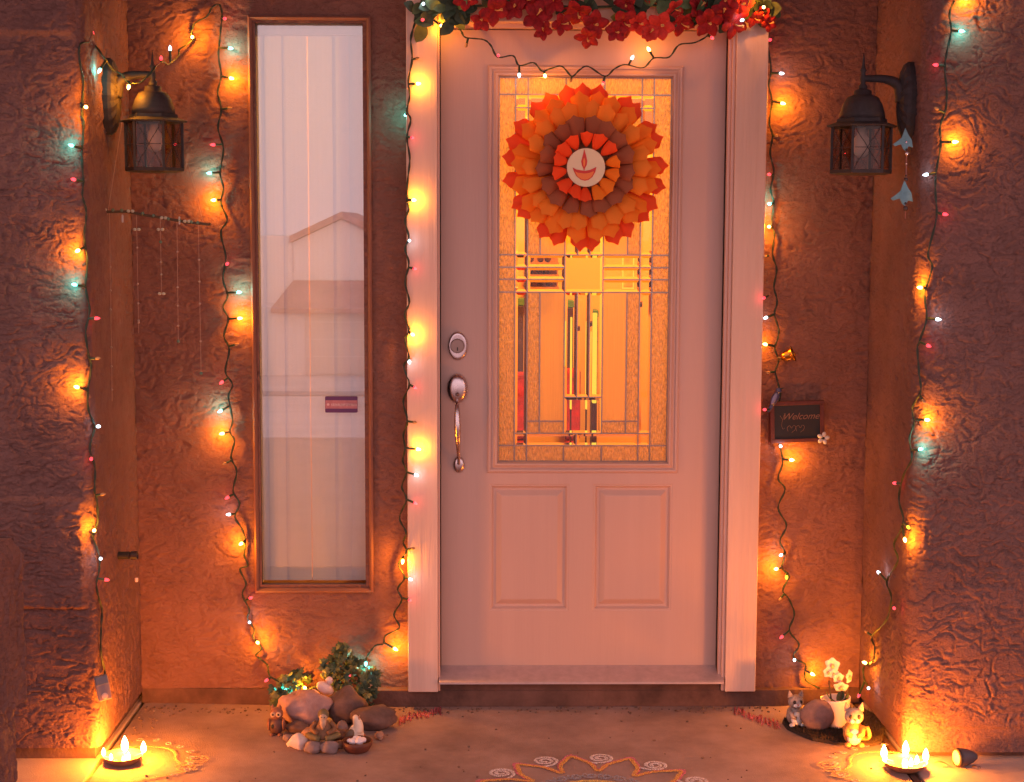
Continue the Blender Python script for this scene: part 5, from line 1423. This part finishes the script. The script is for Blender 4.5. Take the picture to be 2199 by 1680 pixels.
# brown owl figurine
ow = thing('owl_figurine', fl(594, 1577), 'small brown pottery owl figurine with ringed eye, left of the stones', 'figurine')
c = fl(594, 1577)
M_owl = mat('owl_clay', (.26, .10, .06), .6, var=.4, vscale=50); M_owlb = mat('owl_dark', (.10, .045, .04), .6, var=.3, vscale=50)
b = MB(); b.ball(c + Vector((0, 0, .028)), .024, .020, .028, 16, 11); b.build('body', M_owlb, ow, smooth=True)
b = MB(); b.ball(c + Vector((.001, -.001, .066)), .020, .018, .020, 16, 10); hd = b.build('head', M_owl, ow, smooth=True)
for s_ in (-1, 1):
    b = MB(); b.lathe([(.0065, 0), (.005, .006), (.0005, .013)], 8, Matrix.Translation(c + Vector((s_*.011, 0, .081)))); b.build('ear', M_owl, hd)
    q = c + Vector((s_*.0085, -.0165, .067))
    b = MB(); b.lathe([(.0085, 0), (.0080, .0025), (.0050, .0030), (.001, .0015)], 14, Matrix.Translation(q) @ Matrix.Rotation(R(90), 4, 'X')); e_ = b.build('eye_ring', M_figs, hd, smooth=True)
    b = MB(); b.ball(q + Vector((0, -.0022, 0)), .0035, seg=8, rings=5); b.build('pupil', M_dark, hd)
    b = MB(); b.ball(c + Vector((s_*.012, -.016, .004)), .007, .009, .004, 10, 6); b.build('foot', M_owl, ow, smooth=True)
    b = MB(); b.ball(c + Vector((s_*.022, -.002, .032)), .006, .014, .020, 10, 7); b.build('wing', M_owl, ow, smooth=True)
b = MB(); b.ball(c + Vector((-.010, -.018, .030)), .005, .003, .007, 8, 6); b.build('spot', M_dark, ow)
# cream bird with raised head and dark wing
cb = thing('goose_figurine', fl(762, 1598), 'cream goose figurine with raised pointed head and dark wing behind the bowl', 'figurine')
c = fl(762, 1598)
M_goose = mat('goose_cream', (.78, .60, .46), .6, var=.12, vscale=40)
b = MB(); b.ball(c + Vector((.004, 0, .030)), .024, .020, .032, 16, 11); 
b.build('body', M_goose, cb, smooth=True)
b = MB(); b.tube(smooth_path([c + Vector((.008, 0, .040)), c + Vector((.010, -.002, .062)), c + Vector((.004, -.004, .080)), c + Vector((.000, -.005, .090))], 3), [.019, .018, .0165, .015, .0135, .012, .010, .0085, .007, .004], 12); nk = b.build('neck', M_goose, cb, smooth=True)
b = MB(); b.tube([c + Vector((.012, -.008, .078)), c + Vector((.016, -.008, .092))], [.004, .001], 6); b.build('beak', mat('beak_tan', (.40, .18, .10), .5), nk)
b = MB(); b.ball(c + Vector((-.014, -.016, .030)), .015, .008, .022, 12, 8, M=Matrix.Rotation(R(20), 3, 'Y')); b.build('wing', mat('wing_brown', (.17, .10, .06), .6, var=.3, vscale=60), cb, smooth=True)
b = MB(); b.ball(c + Vector((.022, .004, .016)), .014, .012, .016, 10, 7); b.build('tail', mat('tail_rust', (.30, .08, .03), .7), cb, smooth=True)

# ivy with a white dove
M_ivy = mat('ivy_leaf', (.045, .085, .05), .55, var=.4, vscale=60); M_ivy2 = mat('ivy_leaf_pale', (.15, .17, .07), .55, var=.4, vscale=60)
def ivy_leaf(m):
    b = MB(); pts = [(0, 0), (.010, -.002), (.015, .006), (.009, .010), (.010, .018), (.004, .017), (0, .026), (-.004, .017), (-.010, .018), (-.009, .010), (-.015, .006), (-.010, -.002)]
    vs = [(0, -.003, .009)] + [(x, .3*abs(x) , z) for x, z in pts] + [(0, -.002, .009)] + [(x, .3*abs(x) + .0006, z) for x, z in pts]
    n = len(pts); fs = [(0, 1 + i, 1 + (i+1) % n) for i in range(n)] + [(n+1, n+2 + (i+1) % n, n+2 + i) for i in range(n)]
    b.add(vs, fs); return b.mesh('leaf', m)
me_iv = [ivy_leaf(M_ivy), ivy_leaf(M_ivy), ivy_leaf(M_ivy2)]
def ivy(label, blobs, stems, count, seed):
    base = at(stems[0][0][0], stems[0][0][1], stems[0][0][2])
    t = thing('ivy_plant', (base.x, base.y, 0), label, 'plant')
    for s_ in stems:
        b = MB(); b.tube(smooth_path([at(*p) for p in s_], 4), .0022, 6); b.build('stem', mat('ivy_stem', (.06, .04, .02), .8), t)
    rg_ = random.Random(seed)
    for k in range(count):
        bx, by, rx, ry, Y = rg_.choice(blobs)
        a = rg_.uniform(0, 2*math.pi); q = math.sqrt(rg_.uniform(0, 1))
        p = at(bx + rx*q*math.cos(a), by + ry*q*math.sin(a), Y + rg_.uniform(-.035, .035))
        rot = Matrix.Rotation(R(rg_.uniform(-60, 60)), 3, 'Z') @ Matrix.Rotation(R(rg_.uniform(-60, 50)), 3, 'X') @ Matrix.Rotation(R(rg_.uniform(0, 360)), 3, 'Y')
        sc = rg_.uniform(.75, 1.35)
        inst('leaf', rg_.choice(me_iv), t, p, rot, (sc,)*3)
ivy('low clump of green ivy with an amber light, left end of the stone pile', [(612, 1475, 26, 24, -.07), (640, 1458, 18, 16, -.05), (600, 1500, 14, 18, -.10), (632, 1492, 18, 14, -.07)],
    [[(618, 1530, -.09), (612, 1500, -.08), (606, 1465, -.07), (625, 1445, -.05)], [(618, 1530, -.09), (635, 1490, -.07), (650, 1455, -.05)]], 105, 5)
ivy('taller clump of green ivy with red and cyan lights over the stone pile', [(735, 1412, 24, 24, -.06), (750, 1450, 32, 32, -.08), (785, 1470, 24, 26, -.08), (790, 1505, 14, 26, -.12), (722, 1470, 18, 30, -.06), (798, 1455, 14, 16, -.08), (765, 1500, 18, 18, -.09), (730, 1392, 10, 8, -.05), (762, 1432, 22, 20, -.06), (705, 1440, 16, 18, -.06)],
    [[(760, 1535, -.09), (752, 1480, -.08), (740, 1430, -.06), (730, 1395, -.05)], [(760, 1535, -.09), (780, 1490, -.08), (800, 1450, -.08)], [(760, 1535, -.09), (722, 1490, -.07), (715, 1450, -.06)]], 185, 8)
dv = thing('dove_figurine', at(698, 1478, -.12), 'white dove figurine nestled in the ivy above the stones', 'figurine')
M_dove = mat('dove_white', (.72, .56, .55), .6, var=.1, vscale=40)
c = at(698, 1478, -.12)
b = MB(); b.ball(c, .030, .020, .019, 16, 10, M=Matrix.Rotation(R(35), 3, 'Y')); b.build('body', M_dove, dv, smooth=True)
b = MB(); b.ball(c + Vector((.014, -.004, .026)), .012, .011, .013, 12, 8); hd = b.build('head', M_dove, dv, smooth=True)
b = MB(); b.tube([c + Vector((.022, -.008, .028)), c + Vector((.031, -.010, .026))], [.003, .0006], 6); b.build('beak', mat('beak_tan', (.4, .18, .1), .5), hd)
b = MB(); b.ball(c + Vector((-.006, -.016, .002)), .022, .005, .012, 12, 8, M=Matrix.Rotation(R(40), 3, 'Y')); b.build('wing', M_dove, dv, smooth=True)
b = MB(); b.ball(c + Vector((-.028, .002, -.014)), .016, .008, .005, 10, 6, M=Matrix.Rotation(R(35), 3, 'Y')); b.build('tail', M_dove, dv, smooth=True)

# ------------------------------------------------------------------ cats, stone, orchid and mat right of the door
M_mat = mat('bristle_mat', (.05, .030, .018), .95, var=.5, vscale=120)
mt = thing('doormat', fl(1790, 1575), 'small dark half round bristle mat under the cat figurines', 'mat')
mp_ = [(1680, 1555), (1690, 1568), (1715, 1580), (1745, 1592), (1790, 1600), (1835, 1604), (1870, 1604), (1893, 1598), (1900, 1575), (1895, 1550), (1860, 1530), (1800, 1522), (1740, 1524), (1700, 1535)]
P3 = [fl(*p) for p in mp_]
b = MB(); n = len(P3)
b.add([(p.x, p.y, .001) for p in P3] + [(p.x, p.y, .010) for p in P3], [tuple(range(n)), tuple(range(2*n-1, n-1, -1))] + [(i, (i+1) % n, n+(i+1) % n, n+i) for i in range(n)])
b.build('base', M_mat, mt)
b = MB(); rnd = random.Random(8); cm = fl(1790, 1565)
for k in range(5200):
    i = rnd.randrange(n); a_, c_ = P3[i], P3[(i+1) % n]; u = rnd.random(); v = math.sqrt(rnd.random())
    p = cm.lerp(a_.lerp(c_, u), v); h_ = rnd.uniform(.006, .015); dx, dy = rnd.uniform(-.004, .004), rnd.uniform(-.004, .004); w = .0011
    b.add([(p.x - w, p.y, .009), (p.x + w, p.y, .009), (p.x + dx, p.y + dy, .009 + h_), ], [(0, 1, 2)])
o_ = b.build('bristles', M_mat, mt); o_['kind'] = 'stuff'
def cat(px, py, s, rot, label, warm=False):
    c = fl(px, py, .012)
    t = thing('cat_figurine', c, label, 'figurine', 'cat figurines on the mat')
    Mz = Matrix.Translation(c) @ Matrix.Rotation(R(rot), 4, 'Z') @ Matrix.Scale(s, 4)
    def V(x, y, z): return Mz @ Vector((x, y, z))
    grey = mat('cat_grey', (.42, .33, .29), .6, var=.5, vscale=45, color2=(.14, .09, .07)); wht = mat('cat_white', (.78, .68, .62), .55); org = mat('cat_orange', (.62, .28, .08), .6, var=.4, vscale=35)
    body = org if warm else grey
    b = MB(); b.ball(V(0, .004, .030), .027*s, .024*s, .033*s, 16, 11); b.build('body', body, t, smooth=True)
    b = MB(); b.ball(V(0, -.016, .024), .019*s, .014*s, .022*s, 14, 9); b.build('belly', wht, t, smooth=True)
    b = MB(); b.ball(V(0, -.004, .076), .025*s, .021*s, .022*s, 16, 11); hd = b.build('head', grey, t, smooth=True)
    for sx in (-1, 1):
        b = MB(); b.lathe([(.0095*s, 0), (.007*s, .010*s), (.0008*s, .022*s)], 8, Matrix.Translation(V(sx*.016, 0, .090)) @ Matrix.Rotation(R(sx*14), 4, 'Y'), 1, .55); b.build('ear', grey, hd)
        b = MB(); b.ball(V(sx*.010, -.0215, .079), .0052*s, .003*s, .0062*s, 10, 7); b.build('eye', M_dark, hd, smooth=True)
        b = MB(); b.ball(V(sx*.006, -.022, .068), .0075*s, .006*s, .006*s, 10, 7); b.build('cheek', wht, hd, smooth=True)
        b = MB(); b.ball(V(sx*.017, -.022, .005), .009*s, .012*s, .006*s, 10, 7); b.build('paw', wht if not warm else org, t, smooth=True)
        b = MB(); b.tube([V(sx*.022, -.008, .048), V(sx*.018, -.026, .034), V(sx*.006, -.030, .030)], [.009*s, .008*s, .006*s], 8); b.build('arm', body, t, smooth=True)
    b = MB(); b.ball(V(0, -.0265, .071), .0028*s, seg=8, rings=5); b.build('nose', mat('cat_nose', (.45, .15, .12), .5), hd)
    b = MB(); b.tube(smooth_path([V(.018, .020, .010), V(.038, .010, .014), V(.040, -.004, .030), V(.034, .004, .046)], 3), .006*s, 8); b.build('tail', body, t, smooth=True)
    return t
cat(1707, 1556, .98, 8, 'grey and white cat figurine at the left end of the dark mat')
cat(1832, 1598, 1.15, -6, 'larger orange and white cat figurine in front of the flower pot', True)
rock(1755, 1568, .105, .045, .098, mat('rock_brown', (.24, .14, .12), .85, var=.25, vscale=60, bump=.0012, bscale=120), 'round brown stone standing between the two cat figurines', 31, 0, .12, z=.012)
po = thing('orchid_pot', fl(1798, 1560, .012), 'white pot with white orchids behind the round brown stone', 'potted plant')
c = fl(1798, 1560, .012)
Mp = Matrix.Translation(c) @ Matrix.Rotation(R(-5), 4, 'Y')
b = MB(); b.lathe([(.026, 0), (.030, .004), (.040, .050), (.046, .088), (.047, .092), (.043, .092), (.040, .080), (.001, .078)], 24, Mp, 1, .9); b.build('pot', mat('pot_white', (.72, .56, .54), .35), po, smooth=True)
M_orc = mat('orchid_white', (.85, .74, .62), .6)
b = MB()
for k in range(5):
    a0 = 2*math.pi*k/5; vs = []; fs = []
    for i in range(5):
        t = i/4; w = .011*math.sin(math.pi*min(1, t*.8+.15)); ln = .019*t
        for s_ in (-1, 0, 1):
            x, z = s_*w, ln
            vs.append((z*math.sin(a0)+x*math.cos(a0), -.005*math.sin(t*2.5) + .002*abs(s_), z*math.cos(a0)-x*math.sin(a0)))
    for i in range(4):
        for j in range(2): fs.append((i*3+j, i*3+j+1, (i+1)*3+j+1, (i+1)*3+j))
    b.add(vs, fs)
me_o = b.mesh('blossom', M_orc, True)
b = MB(); b.ball((0, -.005, -.003), .005, .005, .006, 8, 6); me_ol = b.mesh('lip', mat('orchid_lip', (.75, .50, .18), .6), True)
for px, py, sc, rx_, rz_ in ((1788, 1427, 1.25, 10, -20), (1777, 1443, .95, 0, 25), (1790, 1446, .9, 15, 0), (1800, 1455, 1.0, 20, 10), (1806, 1474, 1.25, 35, -10), (1822, 1453, 1.15, 0, 50)):
    p = at(px, py, c.y - .005)
    f = inst('blossom', me_o, po, p, Matrix.Rotation(R(rz_), 3, 'Z') @ Matrix.Rotation(R(rx_), 3, 'X'), (sc,)*3); sub('lip', me_ol, f)
for pts in ([(1790, 1532), (1784, 1495), (1780, 1462)], [(1798, 1532), (1804, 1505), (1808, 1482)], [(1804, 1532), (1816, 1500), (1822, 1470)]):
    b = MB(); b.tube(smooth_path([at(px, py, c.y) for px, py in pts], 4), .0024, 6); b.build('stem', mat('orchid_stem', (.07, .045, .02), .7), po)
for a in (40, 150, 260):
    q = leaf_mesh(.055, .012, M_ivy, 'leaf'); inst('leaf', q, po, c + Vector((0, 0, .075)), Matrix.Rotation(R(a), 3, 'Z') @ Matrix.Rotation(R(38), 3, 'X'))

# garden spotlight lying at the right pillar, dry leaves
gs_ = thing('garden_spotlight', fl(2078, 1648), 'dark cone shaped garden spotlight lying by the right pillar', 'garden light')
c = fl(2066, 1646) + Vector((0, 0, .027))
Mg = Matrix.Translation(c) @ Matrix.Rotation(R(12), 4, 'Z') @ Matrix.Rotation(R(90), 4, 'Y')
b = MB(); b.lathe([(.026, -.012), (.027, -.006), (.024, .012), (.016, .034), (.009, .044), (.002, .046)], 20, Mg); b.build('housing', mat('spot_dark', (.075, .05, .055), .6), gs_, smooth=True)
b = MB(); b.lathe([(.0255, -.020), (.0275, -.017), (.0275, -.0125), (.001, -.0125)], 20, Mg); b.build('bezel', M_iron, gs_)
b = MB(); b.lathe([(.001, -.0235), (.015, -.0225), (.0245, -.0185), (.0245, -.0175)], 20, Mg); b.build('lens', mat('frosted_lens', (.80, .62, .40), .5), gs_, smooth=True)
M_dry = mat('dry_leaf', (.26, .10, .04), .85, var=.4, vscale=40)
for k, (px, py, rz_, sc, lb) in enumerate(((2040, 1648, 100, 1.0, 'brown dry leaf left of the garden spotlight'), (2080, 1657, 80, .8, 'brown dry leaf in front of the garden spotlight'), (2105, 1652, 130, .9, 'curled dry leaf right of the garden spotlight'), (2100, 1634, 70, .8, 'dry twig leaf behind the garden spotlight'), (325, 1507, 60, .7, 'dry leaf in the left back corner of the porch'))):
    p = fl(px, py) + Vector((0, 0, .004))
    me = leaf_mesh(.05*sc, .009*sc, M_dry, 'dry_leaf')
    o = bpy.data.objects.new('dry_leaf', me); col.objects.link(o)
    o.matrix_world = Matrix.Translation(p) @ Matrix.Rotation(R(rz_), 4, 'Z') @ Matrix.Rotation(R(-82), 4, 'X')
    tag(o, lb, 'leaf')

# ------------------------------------------------------------------ house across the street (seen mirrored in the narrow window)
def mirror_pt(px, py, Y):
    """where the thing stands whose reflection in the window pane shows at px, py"""
    w = at(px, py, .030); d = (w - CLOC); t = (w.y - Y) / d.y
    return Vector((w.x + d.x*t, Y, w.z + d.z*t))
YN = -44.0
hn = thing('neighbour_house', mirror_pt(730, 800, YN), 'pale house with gabled tile roof across the street, mirrored in the window', 'house')
def mr(px, py, Y=YN): p = mirror_pt(px, py, Y); return p.x, p.z
M_hw = mat('house_wall', (.86, .76, .74), .9); M_hr = mat('house_roof', (.55, .30, .27), .9, var=.3, vscale=1.5, bump=.05, bscale=3)
gz0 = gh(YN)
xl, zr1 = mr(613, 607); xr = mr(960, 607)[0]; _, zr0 = mr(613, 661); _, zg = mr(722, 530)
b = MB(); b.box(xl - 6, xr + 3, YN - 9, YN, gz0 - .2, zr0 + .02); b.build('wall', M_hw, hn)
b = MB(); b.box(xl - 7, xl - .03, YN - 9, YN - 2.6, gz0 - .2, mr(580, 508)[1]); b.build('annex_wall', M_hw, hn)
b = MB()   # tiled lean-to roof band
b.add([(xl, YN - 2.0, zr1), (xr + 3, YN - 2.0, zr1), (xr + 3.4, YN + .5, zr0), (xl - .4, YN + .5, zr0), (xl, YN - 2.0, zr1 - .25), (xr + 3, YN - 2.0, zr1 - .25), (xr + 3.4, YN + .5, zr0 - .15), (xl - .4, YN + .5, zr0 - .15)],
      [(0, 1, 2, 3), (4, 7, 6, 5), (3, 2, 6, 7), (0, 3, 7, 4), (1, 5, 6, 2)])
b.build('roof', M_hr, hn)
b = MB(); _, ze = mr(613, 521); xg0, _ = mr(613, 521); xp, zp = mr(722, 470); xg1 = 2*xp - xg0
b.add([(xg0, YN - 2.1, zr1 - .3), (xg1, YN - 2.1, zr1 - .3), (xg1, YN - 2.1, ze), (xp, YN - 2.1, zp), (xg0, YN - 2.1, ze), (xg0, YN - 8, zr1 - .3), (xg1, YN - 8, zr1 - .3), (xg1, YN - 8, ze), (xp, YN - 8, zp), (xg0, YN - 8, ze)],
      [(0, 1, 2, 3, 4), (5, 9, 8, 7, 6), (0, 4, 9, 5), (1, 6, 7, 2)])
b.build('gable_wall', M_hw, hn)
b = MB()
for s_ in (-1, 1):
    xe = xp + s_*(xp - xg0)*1.06; zee = ze - (zp - ze)*.06
    vs = []
    for y in (YN - 1.8, YN - 8.2):
        vs += [(xp, y, zp + .02), (xe, y, zee + .02), (xe, y, zee + .24), (xp, y, zp + .24)]
    b.add(vs, [(0, 1, 2, 3), (7, 6, 5, 4), (0, 4, 5, 1), (3, 2, 6, 7), (1, 5, 6, 2)])
b.build('gable_roof', M_hr, hn)
cxh, czh = mr(759, 470); b = MB(); b.box(cxh - .28, cxh + .28, YN - 4, YN - 3.3, zr1, mr(759, 471)[1]); b.build('chimney', M_hw, hn)
for (xa, xb5) in ((xl + .6, xl + 4.6),):
    b = MB(); b.box(xa, xb5, YN + .002, YN + .05, gz0 + .05, gz0 + 2.2); gd = b.build('garage_door', mat('garage_paint', (.70, .58, .54), .7), hn)
    for k in range(1, 4):
        b = MB(); b.box(xa + .02, xb5 - .02, YN + .05, YN + .06, gz0 + .05 + k*.54, gz0 + .08 + k*.54); b.build('rail', M_hw, gd)
gw = thing('yard_wall', mirror_pt(560, 700, YN), 'pale low yard wall beside the house across the street, mirrored in the window', 'wall')
b = MB(); b.box(xl - 30, xl - 6.01, YN - .3, YN, gz0 - .2, mr(580, 600)[1]); b.build('masonry', M_hw, gw)
# drive and far field rising behind the houses keep the low sky closed
